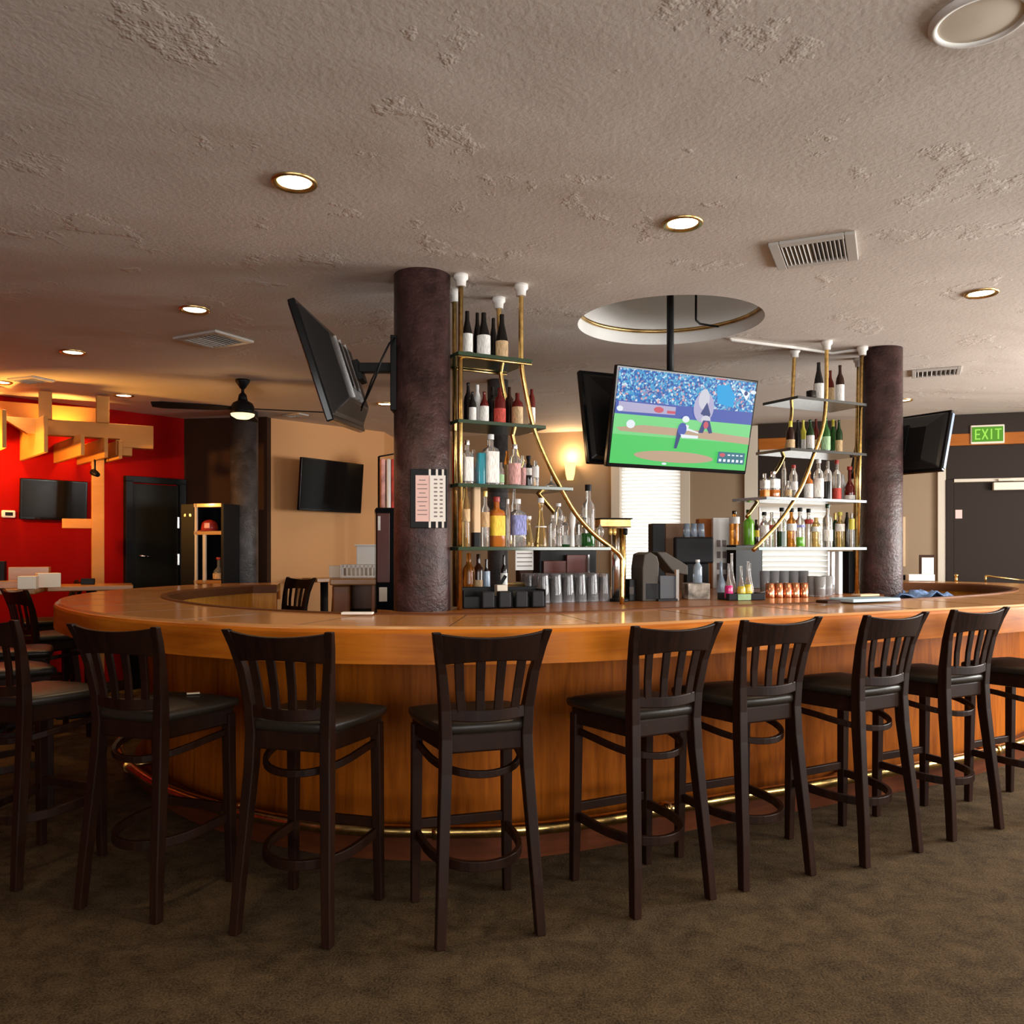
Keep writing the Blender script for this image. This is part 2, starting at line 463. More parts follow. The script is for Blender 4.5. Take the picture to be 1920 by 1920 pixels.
# ------------------------------------------------------------------ room shell
CEIL = 2.683
HOLE = Vector((0.92, 4.90)); HR = 0.535
SL = -0.315                                            # slope of the back wall in plan
def back_y(x): return 9.6 + SL * (x - 0.33)
LEFT_END = Vector((-6.5, 4.74)); CORNER = Vector((-3.34, 8.54))
OUT = [(-6.5, -4.0), (6.5, -4.0), (6.5, back_y(6.5)), (-1.40, back_y(-1.40)), (-1.45, 9.52), (-2.46, 8.50), (-2.80, 8.42), (CORNER.x, CORNER.y), (LEFT_END.x, LEFT_END.y)]
def grow(poly, d):
    c = Vector((0, 3.0)); return [tuple(Vector(p) + (Vector(p) - c).normalized() * d) for p in poly]

b = MB(); b.prism(grow(OUT, 0.25), -0.1, 0.0)
tag(b.build('floor', M['carpet']), 'dark brown mottled carpet floor under the bar stools', 'floor', kind='structure')

b = MB()
outer = [Vector((p[0], p[1], CEIL)) for p in grow(OUT, 0.25)]
NH = 72
hole = [Vector((HOLE.x + HR * math.cos(2 * math.pi * k / NH), HOLE.y + HR * math.sin(2 * math.pi * k / NH), CEIL)) for k in range(NH)]
allv = outer + hole
bv = [b.bm.verts.new(v) for v in allv]
for t in tessellate_polygon([outer, hole]): b.face([bv[i] for i in t])
ceil = b.build('ceiling', M['ceiling'])
if ceil.data.polygons[0].normal.z > 0:
    ceil.data.flip_normals()
tag(ceil, 'grey textured plaster ceiling with a round recess over the bar', 'ceiling', kind='structure')
# the round recess: white collar, dark brass ring, inner drum
b = MB()
def ringwall(b, r, z0, z1, n=72):
    a = [b.bm.verts.new((HOLE.x + r * math.cos(2 * math.pi * k / n), HOLE.y + r * math.sin(2 * math.pi * k / n), z0)) for k in range(n)]
    c = [b.bm.verts.new((HOLE.x + r * math.cos(2 * math.pi * k / n), HOLE.y + r * math.sin(2 * math.pi * k / n), z1)) for k in range(n)]
    for k in range(n):
        j = (k + 1) % n; b.face([a[k], a[j], c[j], c[k]], smooth=True)
    return a, c
ringwall(b, HR, CEIL, CEIL + 0.075)
b.build('recess_collar', M['white'], ceil)
b = MB(); b.tube([(HOLE.x + (HR - .004) * math.cos(2 * math.pi * k / 72), HOLE.y + (HR - .004) * math.sin(2 * math.pi * k / 72), CEIL + 0.085) for k in range(72)], 0.013, 8, closed=True)
b.build('recess_ring', M['dull_brass'], ceil)
b = MB(); a, c = ringwall(b, HR + 0.03, CEIL + 0.07, CEIL + 0.48); b.face(c)
b.build('recess_drum', M['white'], ceil)


def wall(name, p, q, mat, label, z0=0.0, z1=CEIL, openings=(), th=0.12):
    """vertical wall from p to q (plan), face on the p-q line, thickness outward (left of p->q is outside); openings (s0,s1,z0,z1)"""
    p = Vector(p); q = Vector(q); d = (q - p); L = d.length; d.normalize(); n = Vector((-d.y, d.x))
    b = MB()
    def blk(s0, s1, a0, a1):
        if s1 - s0 < 1e-4 or a1 - a0 < 1e-4: return
        c = p + d * ((s0 + s1) / 2) + n * (th / 2)
        b.box((c.x, c.y, (a0 + a1) / 2), (s1 - s0, th, a1 - a0), math.atan2(d.y, d.x))
    s = 0.0
    for o0, o1, h0, h1 in sorted(openings):
        blk(s, o0, z0, z1); blk(o0, o1, z0, h0); blk(o0, o1, h1, z1); s = o1
    blk(s, L, z0, z1)
    return tag(b.build(name, mat), label, 'wall', kind='structure')


def on_wall(px, off=0.0):
    """plan point on the back wall on the sight line of column px, brought off metres into the room"""
    k = (px - 960.0) / FPX
    y = (9.6 - SL * 0.33) / (1 - SL * k)
    x = k * y
    n = Vector((SL, -1.0)).normalized()
    return Vector((x, y)) + n * off
WD = Vector((1.0, SL)).normalized(); WA = math.atan2(SL, 1.0)
P_BACK0 = Vector((-1.40, back_y(-1.40))); P_BACK1 = Vector((6.5, back_y(6.5)))
def s_of(px): return (on_wall(px) - P_BACK0).dot(WD)
WIN1 = (s_of(1163), s_of(1276), 0.95, 2.28)
WIN2 = (s_of(1424), s_of(1552), 0.95, 1.80)
wall('wall_back', P_BACK0, P_BACK1, M['taupe'], 'taupe painted back wall with blind-covered windows and a dark door', openings=[WIN1, WIN2])
wall('wall_beige', (-2.46, 8.50), (-1.45, 9.52), M['beige'], 'beige wall behind the left column, with a screen hung on it')
wall('wall_return', (-1.45, 9.52), tuple(P_BACK0), M['beige'], 'short return of beige wall beside the left column')
wall('wall_dark', tuple(CORNER), (-2.46, 8.42), M['dark_wall'], 'dark brown wall beside the black door on the left')
wall('wall_red', tuple(LEFT_END), tuple(CORNER), M['red'], 'bright red wall on the left behind the wooden beams')
wall('wall_left', (-6.5, -4.0), tuple(LEFT_END), M['red'], 'red side wall far on the left')
wall('wall_right', (6.5, back_y(6.5)), (6.5, -4.0), M['taupe'], 'taupe side wall with daylight windows on the right',
     openings=[(back_y(6.5) - 6.2, back_y(6.5) - 3.6, 0.9, 2.3), (back_y(6.5) - 2.5, back_y(6.5) + 0.1, 0.9, 2.3)])
wall('wall_front', (6.5, -4.0), (-6.5, -4.0), M['taupe'], 'taupe wall with wide windows behind the viewer',
     openings=[(1.3, 4.9, 0.9, 2.3), (6.1, 9.3, 0.9, 2.3)])

# baseboards
def strip(name, p, q, z0, z1, th, mat, label, cat, kind='structure', off=0.0):
    p = Vector(p); q = Vector(q); d = (q - p).normalized(); n = Vector((d.y, -d.x)); c = (p + q) / 2 + n * (th / 2 + off)
    b = MB(); b.box((c.x, c.y, (z0 + z1) / 2), ((q - p).length, th, z1 - z0), math.atan2(d.y, d.x))
    return tag(b.build(name, mat, bevel=0.004), label, cat, kind=kind)
strip('baseboard_back', P_BACK0, P_BACK1, 0.0, 0.1, 0.015, M['dark_wall'], 'dark baseboard along the taupe back wall', 'baseboard')
strip('baseboard_beige', (-2.46, 8.50), (-1.45, 9.52), 0.0, 0.1, 0.015, M['dark_wall'], 'dark baseboard along the beige wall', 'baseboard')
strip('baseboard_red', LEFT_END, CORNER, 0.0, 0.1, 0.015, M['dark_wall'], 'dark baseboard along the red wall', 'baseboard')

# window 1: frame, blinds
def _pass(): pass
def blind_window(name, span, label, nslat, casing=True, mul=1):
    s0, s1, z0, z1 = span
    c = P_BACK0 + WD * ((s0 + s1) / 2)
    t = thing(name, label, 'window', (c.x, c.y, 0), WA, kind='structure')
    W = s1 - s0
    b = MB()
    for x in (-W / 2 - 0.05, W / 2 + 0.05) if casing else (): b.box((x, -0.012, (z0 + z1) / 2), (0.1, 0.03, z1 - z0 + 0.2))
    if casing:
        b.box((0, -0.012, z1 + 0.05), (W, 0.03, 0.1)); b.box((0, -0.025, z0 - 0.04), (W + 0.2, 0.07, 0.05))
    else:
        b.box((0, -0.012, z1 + 0.02), (W + .06, 0.03, 0.04)); b.box((0, -0.025, z0 - 0.03), (W + 0.1, 0.07, 0.05))
    b.build('window_frame', M['white_trim'], t, bevel=0.004)
    b = MB(); b.box((0, 0.085, (z0 + z1) / 2), (W, 0.006, z1 - z0)); b.build('pane', M['pane'], t)
    b = MB()
    for k in range(nslat):
        z = z0 + (k + 0.5) * (z1 - z0) / nslat
        b.box((0, 0.03, z), (W - 0.01, 0.003, (z1 - z0) / nslat * 1.04), m=Matrix.Rotation(math.radians(28), 3, 'X'))
    b.build('blind', M['blind'], t)
    return t
m, nt, p = newmat('window_pane'); 
p.inputs['Base Color'].default_value = (1, 1, 1, 1); p.inputs['Roughness'].default_value = 0.02; p.inputs['Transmission Weight'].default_value = 1.0; p.inputs['IOR'].default_value = 1.02
M['pane'] = m
m, nt, p = newmat('blind_slats')
p.inputs['Base Color'].default_value = (0.85, 0.84, 0.80, 1); p.inputs['Roughness'].default_value = 0.6
tr = nt.nodes.new('ShaderNodeBsdfTranslucent'); tr.inputs['Color'].default_value = (0.95, 0.95, 0.93, 1)
mx = nt.nodes.new('ShaderNodeMixShader'); mx.inputs[0].default_value = 0.5
nt.links.new(p.outputs[0], mx.inputs[1]); nt.links.new(tr.outputs[0], mx.inputs[2]); nt.links.new(mx.outputs[0], nt.nodes['Material Output'].inputs['Surface'])
M['blind'] = m
blind_window('window_1', WIN1, 'tall window with bright white horizontal blinds in the taupe wall', 34)
blind_window('window_2', WIN2, 'low window with white slatted blind behind the right bottle rack', 15, False)
for nm, sp, pw in (('window_daylight', WIN1, 9), ('window_daylight', WIN2, 4)):
    c = P_BACK0 + WD * ((sp[0] + sp[1]) / 2) + Vector((-SL, 1.0)).normalized() * 0.075
    area(nm, (c.x, c.y, (sp[2] + sp[3]) / 2), (c.x + SL, c.y - 1.0, (sp[2] + sp[3]) / 2), sp[1] - sp[0] - .02, sp[3] - sp[2] - .02, pw, (1.0, 0.99, 0.97))
# out-of-view windows that let the daylight in
def side_window(name, c, rz, W, label):
    t = thing(name, label, 'window', (c[0], c[1], 0), rz, kind='structure')
    b = MB()
    for x in (-W / 2 + 0.02, 0, W / 2 - 0.02): b.box((x, 0.06, 1.6), (0.05, 0.06, 1.4))
    for z in (0.92, 2.28): b.box((0, 0.06, z), (W, 0.06, 0.05))
    b.build('window_frame', M['white_trim'], t)
side_window('window_3', (6.5, 4.9), -math.pi / 2, 2.6, 'wide daylight window on the right side wall nearer the back')
side_window('window_4', (6.5, 1.2), -math.pi / 2, 2.6, 'wide daylight window on the right side wall nearer the viewer')
side_window('window_5', (3.4, -4.0), math.pi, 3.6, 'wide window behind the viewer on the right')
side_window('window_6', (-1.2, -4.0), math.pi, 3.2, 'wide window behind the viewer on the left')

# dark doorway bay between the window and the right rack (header, band, jamb)
def wallbox(b, px0, px1, z0, z1, th, off=0.0):
    p, q = on_wall(px0, off), on_wall(px1, off); n = Vector((SL, -1.0)).normalized(); c = (p + q) / 2 + n * (th / 2)
    b.box((c.x, c.y, (z0 + z1) / 2), ((q - p).length, th, z1 - z0), WA)
def wallthing(name, px0, px1, z0, z1, th, mat, label, cat, off=0.0, kind='structure', bevel=0.003):
    b = MB(); wallbox(b, px0, px1, z0, z1, th, off); return tag(b.build(name, mat, bevel=bevel), label, cat, kind=kind)
wallthing('trim_1', 1396, 1421, 0.0, 2.66, 0.04, M['white_trim'], 'tall pale wall post between the hung screens and the right rack', 'trim')
wallthing('trim_2', 1422, 1568, 2.52, 2.675, 0.03, M['door_brown'], 'dark brown header behind the right rack, below the ceiling', 'trim')
wallthing('trim_3', 1422, 1568, 2.40, 2.52, 0.035, M['orange_wood'], 'orange wooden band behind the right bottle rack', 'trim')
wallthing('trim_4', 1424, 1568, 2.36, 2.40, 0.05, M['white_trim'], 'thin pale ledge under the orange band behind the right rack', 'trim')
wallthing('trim_5', 1422, 1568, 1.83, 2.36, 0.02, M['door_brown'], 'dark panel above the slatted window behind the right rack', 'trim')
# right door bay
wallthing('trim_6', 1772, 2010, 2.49, 2.675, 0.05, M['door_brown'], 'dark brown header above the exit sign on the right', 'trim')
wallthing('trim_7', 1772, 2010, 2.375, 2.49, 0.055, M['orange_wood'], 'orange wooden band behind the green exit sign', 'trim')
wallthing('trim_8', 1757, 1772, 0.0, 2.66, 0.04, M['white_trim'], 'pale vertical trim left of the dark brown door', 'trim')
wallthing('trim_9', 1772, 2010, 2.04, 2.375, 0.03, M['door_brown'], 'dark brown transom panel over the brown door', 'trim')
wallthing('trim_10', 1772, 1786, 0.0, 2.04, 0.05, M['door_brown'], 'dark brown jamb of the door on the right', 'trim')
d1 = on_wall(1787, 0.012); d2 = on_wall(1990, 0.012); dc = (d1 + d2) / 2
t = thing('door_2', 'dark brown door with a pale closer on the right', 'door', (dc.x, dc.y, 0), WA, kind='structure')
DW = (d2 - d1).length
b = MB(); b.box((0, 0, 1.01), (DW, 0.03, 2.0)); dleaf = b.build('door_leaf', M['door_brown'], t, bevel=0.003)
b = MB(); b.box((0, -0.02, 2.03), (DW, 0.05, 0.03)); b.build('door_head', M['white_trim'], t)
b = MB(); b.box((0.02, -0.05, 1.965), (0.30, 0.06, 0.075)); b.box((-0.02, -0.055, 2.025), (0.14, 0.05, 0.02)); b.build('door_closer', M['cream'], t, bevel=0.006)
b = MB(); b.box((-DW / 2 + 0.045, -0.017, 1.70), (0.06, 0.004, 0.085)); b.build('door_notice', M['paper_pink'], dleaf)
b = MB(); b.box((DW / 2 - 0.12, -0.05, 1.0), (0.06, 0.06, 0.06)); b.build('door_handle', M['chrome'], dleaf, bevel=0.01)
# exit sign
e = on_wall(1848.5, 0.07)
t = thing('exit_sign', 'green lit exit sign above the dark brown door', 'exit sign', (e.x, e.y, 2.385), WA)
b = MB(); b.box((0, 0.02, 0.09), (0.295, 0.04, 0.185)); b.build('housing', M['cream'], t, bevel=0.008)
b = MB(); b.box((0, -0.003, 0.09), (0.268, 0.006, 0.145)); b.build('face', M['exit_green'], t)
b = MB()
def letter(b, x, segs):
    for (x0, z0, x1, z1) in segs:
        p, q = Vector((x + x0, -0.008, z0)), Vector((x + x1, -0.008, z1)); d = q - p
        a = math.atan2(d.z, d.x)
        b.box((p + q) / 2, (d.length + 0.012, 0.004, 0.012), m=Matrix.Rotation(-a, 3, 'Y'))
H0, H1, HM = 0.045, 0.135, 0.09
letter(b, -0.105, [(0, H0, 0, H1), (0, H1, .036, H1), (0, HM, .03, HM), (0, H0, .036, H0)])
letter(b, -0.045, [(0, H0, .042, H1), (0, H1, .042, H0)])
letter(b, 0.032, [(0, H0, 0, H1)])
letter(b, 0.068, [(0, H1, .046, H1), (.023, H0, .023, H1)])
b.build('letters', M['exit_letter'], t)
# wall sconce
e = on_wall(1072, 0.0)
t = thing('wall_sconce', 'glowing amber cup sconce on the taupe wall', 'wall lamp', (e.x, e.y, 2.13), WA)
b = MB(); b.lathe([(0.035, 0), (0.05, 0.06), (0.062, 0.16), (0.066, 0.19)], 20, (0, -0.075, 0)); b.build('shade', M['sconce'], t)
b = MB(); b.box((0, -0.02, 0.08), (0.05, 0.04, 0.1)); b.build('bracket', M['dull_brass'], t, bevel=0.005)
d = bpy.data.lights.new('sconce_light', 'POINT'); d.energy = 12; d.color = WARM; d.shadow_soft_size = 0.05
o = bpy.data.objects.new('sconce_light', d); COL.objects.link(o); o.location = (e.x - 0.03, e.y - 0.10, 2.40)
# orange notice board and framed things on the right wall
b = MB(); wallbox(b, 1676, 1697, 1.18, 1.68, 0.02)
tag(b.build('notice_board', M['paper_tan'], bevel=0.003), 'orange-tan board on the taupe wall behind the right column', 'notice board')

# left: black door in the red wall
RD = (CORNER - LEFT_END).normalized(); RA = math.atan2(RD.y, RD.x); RN = Vector((RD.y, -RD.x))
def on_red(px, off=0.0):
    k = (px - 960.0) / FPX
    # CORNER + RD*t, x = k*y
    t = (k * CORNER.y - CORNER.x) / (RD.x - k * RD.y)
    return CORNER + RD * t + RN * off
a, c = on_red(238, 0.02), on_red(338, 0.02); dc = (a + c) / 2; DW = (c - a).length
t = thing('door_1', 'black door in the red wall on the left', 'door', (dc.x, dc.y, 0), RA, kind='structure')
b = MB(); b.box((0, 0, 1.0), (DW - 0.08, 0.04, 1.98)); b.build('door_leaf', M['door_black'], t, bevel=0.003)
b = MB()
for x in (-DW / 2, DW / 2): b.box((x, 0, 1.01), (0.07, 0.07, 2.02))
b.box((0, 0, 2.03), (DW + 0.07, 0.07, 0.06)); b.build('door_frame', M['black'], t, bevel=0.003)
b = MB(); b.tube([(-DW / 2 + 0.09, -0.02, 1.29), (-DW / 2 + 0.09, -0.07, 1.29), (-DW / 2 + 0.2, -0.07, 1.28)], 0.012, 8); b.build('door_handle', M['chrome'], t)
b = MB()
for z in (1.62, 1.25): b.box((DW / 2 - 0.05, -0.025, z), (0.02, 0.02, 0.11))
b.build('hinge', M['chrome'], t)

# ------------------------------------------------------------------ columns
def column(c, r, mat, label, z0=0.0, z1=CEIL, seg=48):
    b = MB(); b.lathe([(r, z0), (r, z1)], seg, (c[0], c[1], 0))
    return tag(b.build('column', mat), label, 'column', kind='structure')
CL = Vector((-0.436, 4.07)); CR = Vector((2.456, 5.58))
column(CL, 0.1365, M['column'], 'thick dark maroon column standing at the left end of the back counter')
column(CR, 0.133, M['column'], 'dark round column beside the right bottle rack')
column((-2.587, 8.10), 0.13, M['column_grey'], 'dark grey column by the beige wall at the far left')
column((-0.112, 6.6), 0.082, M['column_grey'], 'slim dark column seen through the left bottle rack')

# ------------------------------------------------------------------ bar counter
TOP = 1.06
OUTER = [(-2.05, 7.42), (-2.46, 7.30), (-2.72, 6.92), (-2.89, 6.30), (-2.92, 5.84), (-2.83, 5.30), (-2.63, 4.80), (-2.38, 4.42), (-2.12, 4.10), (-1.88, 3.86),
         (-1.59, 3.64), (-1.36, 3.50), (-1.10, 3.37), (-.86, 3.285), (-.57, 3.235), (-.25, 3.22), (.0, 3.235), (.22, 3.28), (.50, 3.385), (.83, 3.55), (1.19, 3.735),
         (1.59, 3.92), (2.12, 4.19), (2.73, 4.50), (3.3, 4.88), (3.9, 5.42), (4.32, 6.05), (4.48, 6.7), (4.40, 7.25), (4.12, 7.62), (3.72, 7.84), (3.2, 7.98)]
def catmull(P, step=0.07):
    P = [Vector(p) for p in P]; out = []
    P = [P[0] * 2 - P[1]] + P + [P[-1] * 2 - P[-2]]
    for i in range(1, len(P) - 2):
        n = max(2, int((P[i + 1] - P[i]).length / step))
        for k in range(n):
            t = k / n; a, b_, c, d = P[i - 1], P[i], P[i + 1], P[i + 2]
            out.append(0.5 * ((2 * b_) + (c - a) * t + (2 * a - 5 * b_ + 4 * c - d) * t * t + (3 * b_ - a - 3 * c + d) * t ** 3))
    out.append(P[-2]); return out
PATH = catmull(OUTER)
for _ in range(6):
    PATH = [PATH[0]] + [(PATH[i - 1] + PATH[i] * 2 + PATH[i + 1]) / 4 for i in range(1, len(PATH) - 1)] + [PATH[-1]]
NRM = []
for i in range(len(PATH)):
    t = PATH[min(i + 2, len(PATH) - 1)] - PATH[max(i - 2, 0)]
    NRM.append(Vector((-t.y, t.x)).normalized())
bar = thing('bar_counter', 'long curved orange wooden bar counter ringed with stools', 'bar counter', (0, 0, 0))
WID = 0.62
sec = [(0.0, 0.935), (0.0, 1.03), (0.006, 1.05), (0.022, 1.06), (WID - 0.05, 1.06), (WID - 0.05, 1.02), (0.05, 1.02), (0.05, 0.935)]
top_mb = MB(); top_mb.sweep(PATH, NRM, [(0.012, 1.048), (0.022, TOP), (WID - 0.045, TOP), (WID - 0.045, 1.0), (0.012, 1.0)]); top_mb.mi = 1
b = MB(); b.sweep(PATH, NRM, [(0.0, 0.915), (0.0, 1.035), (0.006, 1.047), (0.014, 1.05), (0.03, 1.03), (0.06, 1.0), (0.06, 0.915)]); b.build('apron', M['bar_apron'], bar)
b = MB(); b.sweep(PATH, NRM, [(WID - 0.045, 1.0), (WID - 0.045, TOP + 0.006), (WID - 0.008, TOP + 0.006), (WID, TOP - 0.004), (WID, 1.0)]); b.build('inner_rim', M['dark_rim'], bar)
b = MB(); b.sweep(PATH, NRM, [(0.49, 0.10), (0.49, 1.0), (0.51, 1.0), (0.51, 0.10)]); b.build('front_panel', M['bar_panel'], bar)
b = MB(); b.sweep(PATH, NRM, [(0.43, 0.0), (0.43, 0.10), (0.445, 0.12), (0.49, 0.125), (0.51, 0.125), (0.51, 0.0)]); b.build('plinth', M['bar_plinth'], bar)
b = MB(); b.sweep(PATH, NRM, [(0.58, 0.0), (0.58, 1.0), (0.60, 1.0), (0.60, 0.0)]); b.build('inner_panel', M['inner_oak_lit'], bar)
b = MB(); b.sweep(PATH, NRM, [(0.30, 0.94), (0.30, 1.0), (0.49, 1.0), (0.49, 0.94)]); b.build('soffit', M['bar_plinth'], bar)
# joints across the top
M['joint'] = plain('joint_line', (0.09, 0.04, 0.018), 0.4)
cum = [0.0]
for i in range(1, len(PATH)): cum.append(cum[-1] + (PATH[i] - PATH[i - 1]).length)
def at_s(s, off):
    for i in range(1, len(PATH)):
        if cum[i] >= s:
            k = (s - cum[i - 1]) / (cum[i] - cum[i - 1]); return PATH[i - 1].lerp(PATH[i], k) + NRM[i - 1].lerp(NRM[i], k) * off
    return PATH[-1] + NRM[-1] * off
s = 0.5
while s < cum[-1] - 0.3:
    p, q = at_s(s, 0.03), at_s(s + 0.06, WID - 0.05); d = q - p; c = (p + q) / 2
    top_mb.box((c.x, c.y, TOP - 0.001), (d.length, 0.005, 0.0036), math.atan2(d.y, d.x)); s += 0.62
top_mb.build('countertop', [M['bar_top'], M['joint']], bar)
# foot rail
b = MB(); b.tube([(PATH[i].x + NRM[i].x * 0.34, PATH[i].y + NRM[i].y * 0.34, 0.158) for i in range(6, len(PATH) - 6)], 0.028, 12); fr = b.build('foot_rail', M['brass'], bar); fr['label'] = 'brass rail'
s = 1.0
while s < cum[-1] - 0.8:
    p, q = at_s(s, 0.34), at_s(s, 0.49); b = MB()
    b.tube([(p.x, p.y, 0.158), (q.x, q.y, 0.158)], 0.012, 8)
    d = (q - p).normalized(); tt = Vector((-d.y, d.x))
    b.tube([(p.x - tt.x * .02, p.y - tt.y * .02, 0.158), (p.x + tt.x * .02, p.y + tt.y * .02, 0.158)], 0.035, 12)
    b.build('bracket', M['brass'], fr); s += 1.25

# back counter between the columns
idx = [i for i in range(len(PATH)) if -0.50 < PATH[i].x < 3.0 and PATH[i].y < 5.2]
front = [PATH[i] + NRM[i] * (WID + 0.004) for i in idx]
front = [p for p in front if -0.66 < p.x < 2.25]
front = [p for p in front if p.x < 2.22]
arc = [(CL.x + 0.145 * math.cos(a), CL.y + 0.145 * math.sin(a)) for a in [math.radians(-2 - 14 * k) for k in range(13)]]
poly = [(p.x, p.y) for p in front] + [(2.40, 5.41), (2.30, 5.54), (2.26, 5.76), (2.05, 6.35), (1.5, 6.45), (0.25, 5.85), (0.12, 5.05), (-0.18, 4.85), (-0.24, 4.5)] + arc + [(-0.66, 4.10)]
bb = thing('back_counter', 'brown wooden back counter standing between the two columns', 'counter', (0, 0, 0))
b = MB(); b.prism(poly, 1.02, TOP + 0.004); b.build('worktop', M['deck'], bb)
cx = sum(p[0] for p in poly) / len(poly); cy = sum(p[1] for p in poly) / len(poly)
b = MB(); b.prism([(-0.10, 4.14), (2.0, 5.02), (2.2, 5.5), (1.95, 6.2), (1.5, 6.3), (.35, 5.7), (.2, 5.0), (-0.05, 4.8)], 0.0, 1.02); b.build('cabinet', M['dark_wall'], bb)
DECK = TOP + 0.004

# ------------------------------------------------------------------ bar stools
def stool_proto(name, label, seatmat, group):
    t = thing(name, label, 'bar stool', group=group)
    E = M['espresso']
    for s in (-1, 1):
        pts = [(.181, -.25, 0), (.172, -.236, .18), (.160, -.212, .40), (.150, -.194, .58), (.147, -.188, .70), (.152, -.194, .80), (.168, -.218, .93), (.186, -.248, 1.02), (.200, -.276, 1.08)]
        b = MB(); b.bar([(s * x, y, z) for x, y, z in pts], [(.034, .036), (.036, .040), (.038, .044), (.040, .048), (.040, .048), (.038, .044), (.034, .036), (.032, .030), (.030, .024)])
        b.build('rear_post', E, t, bevel=0.004)
        b = MB(); b.bar([(s * .186, .159, 0), (s * .183, .155, .3), (s * .180, .15, .69)], [(.032, .032), (.038, .038), (.042, .042)]); b.build('front_leg', E, t, bevel=0.004)
    # apron
    b = MB(); b.prism([(-.150, -.195), (.150, -.195), (.197, .165), (.15, .18), (-.15, .18), (-.197, .165)], .645, .715); b.build('seat_frame', E, t, bevel=0.008)
    # cushion: rounded trapezoid, slightly domed, rolling down at the front
    bm_ = MB(); nx, ny = 14, 14; grid = []
    for j in range(ny + 1):
        row = []
        for i in range(nx + 1):
            u, v = i / nx * 2 - 1, j / ny * 2 - 1
            hw = .165 + (.212 - .165) * (v + 1) / 2
            # squircle mapping keeps the corners soft
            uu = u * math.sqrt(1 - 0.16 * v * v); vv = v * math.sqrt(1 - 0.16 * u * u)
            x = uu * hw * 1.04; y = -.005 + vv * .205
            e = max(abs(u), abs(v)); z = .752 + .016 * (1 - e ** 3) - .018 * (max(0, abs(u) - .55) / .45) ** 2 * 0 - .004 * u * u
            row.append(bm_.bm.verts.new((x, y, z)))
        grid.append(row)
    for j in range(ny):
        for i in range(nx): bm_.face([grid[j][i], grid[j][i + 1], grid[j + 1][i + 1], grid[j + 1][i]], smooth=True)
    rim = [grid[0][i] for i in range(nx + 1)] + [grid[j][nx] for j in range(1, ny + 1)] + [grid[ny][i] for i in range(nx - 1, -1, -1)] + [grid[j][0] for j in range(ny - 1, 0, -1)]
    prev = rim
    for (g, z) in ((1.018, .742), (1.022, .730), (1.0, .716)):
        ring = [bm_.bm.verts.new((r.co.x * g, r.co.y * g, z)) for r in rim]
        for k in range(len(rim)):
            j = (k + 1) % len(rim); bm_.face([prev[k], ring[k], ring[j], prev[j]], smooth=True)
        prev = ring
    bm_.face(prev)
    bm_.build('seat', seatmat, t)
    # crest rail, bent backwards
    def bent(z_end, z_mid, h_end, h_mid, x0, y0, bow, th, dy=0.0, n=14, xbot=None):
        bb_ = MB(); rings = []
        for k in range(n + 1):
            u = k / n * 2 - 1; c = 1 - u * u
            x = u * x0; xb = u * (xbot or x0); zt = z_end + (z_mid - z_end) * c; h = h_end + (h_mid - h_end) * c
            y = y0 - bow * c; yb = y + dy
            rings.append([bb_.bm.verts.new(q) for q in ((xb, yb - th / 2, zt - h), (xb, yb + th / 2, zt - h), (x, y + th / 2, zt), (x, y - th / 2, zt))])
        for a, c2 in zip(rings, rings[1:]):
            for q in range(4): bb_.face([a[q], a[(q + 1) % 4], c2[(q + 1) % 4], c2[q]])
        bb_.face(rings[0][::-1]); bb_.face(rings[-1]); return bb_
    bent(1.076, 1.058, .112, .084, .196, -.264, .030, .022, 0.030, xbot=.172).build('crest_rail', E, t, bevel=0.004)
    bent(.808, .800, .042, .042, .150, -.196, .030, .022).build('lower_rail', E, t, bevel=0.004)
    for k in range(4):
        xt, xb = (-.114 + k * .076), (-.096 + k * .064)
        ct, cb = 1 - (xt / .198) ** 2, 1 - (xb / .150) ** 2
        b = MB(); b.bar([(xb, -.196 - .03 * cb, .785), ((xb + xt) / 2, -.205 - .03 * (ct + cb) / 2, .87), (xt, -.226 - .03 * ct, .975)], [(.032, .012), (.032, .012), (.034, .012)])
        b.build('slat', E, t, bevel=0.003)
    # bent hoop under the seat and foot ring
    def hoop(z0, z1, r0):
        pts = []
        for k in range(19):
            u = k / 18 * 2 - 1
            a = u * math.pi / 2
            x = math.sin(a) * .178; y = .135 - (.335 * (math.cos(a) ** 0.55 if math.cos(a) > 0 else 0))
            pts.append((x, y, z0 + (z1 - z0) * math.cos(a)))
        return pts
    b = MB(); b.band(hoop(.615, .568, 0), .018, .026); b.build('hoop', E, t, bevel=0.003)
    b = MB(); b.band(hoop(.265, .245, 0), .020, .036); b.build('foot_ring', E, t, bevel=0.003)
    b = MB(); b.box((0, .158, .30), (.345, .022, .036)); b.build('stretcher', E, t, bevel=0.003)
    return t
GR = 'bar stools around the counter'
S3 = stool_proto('bar_stool', 'dark wooden slat-back bar stool in front of the left column, third along the front', M['leather'], GR)
S3.location = (-0.149, 3.143, 0); S3.rotation_euler = (0, 0, 0.312)
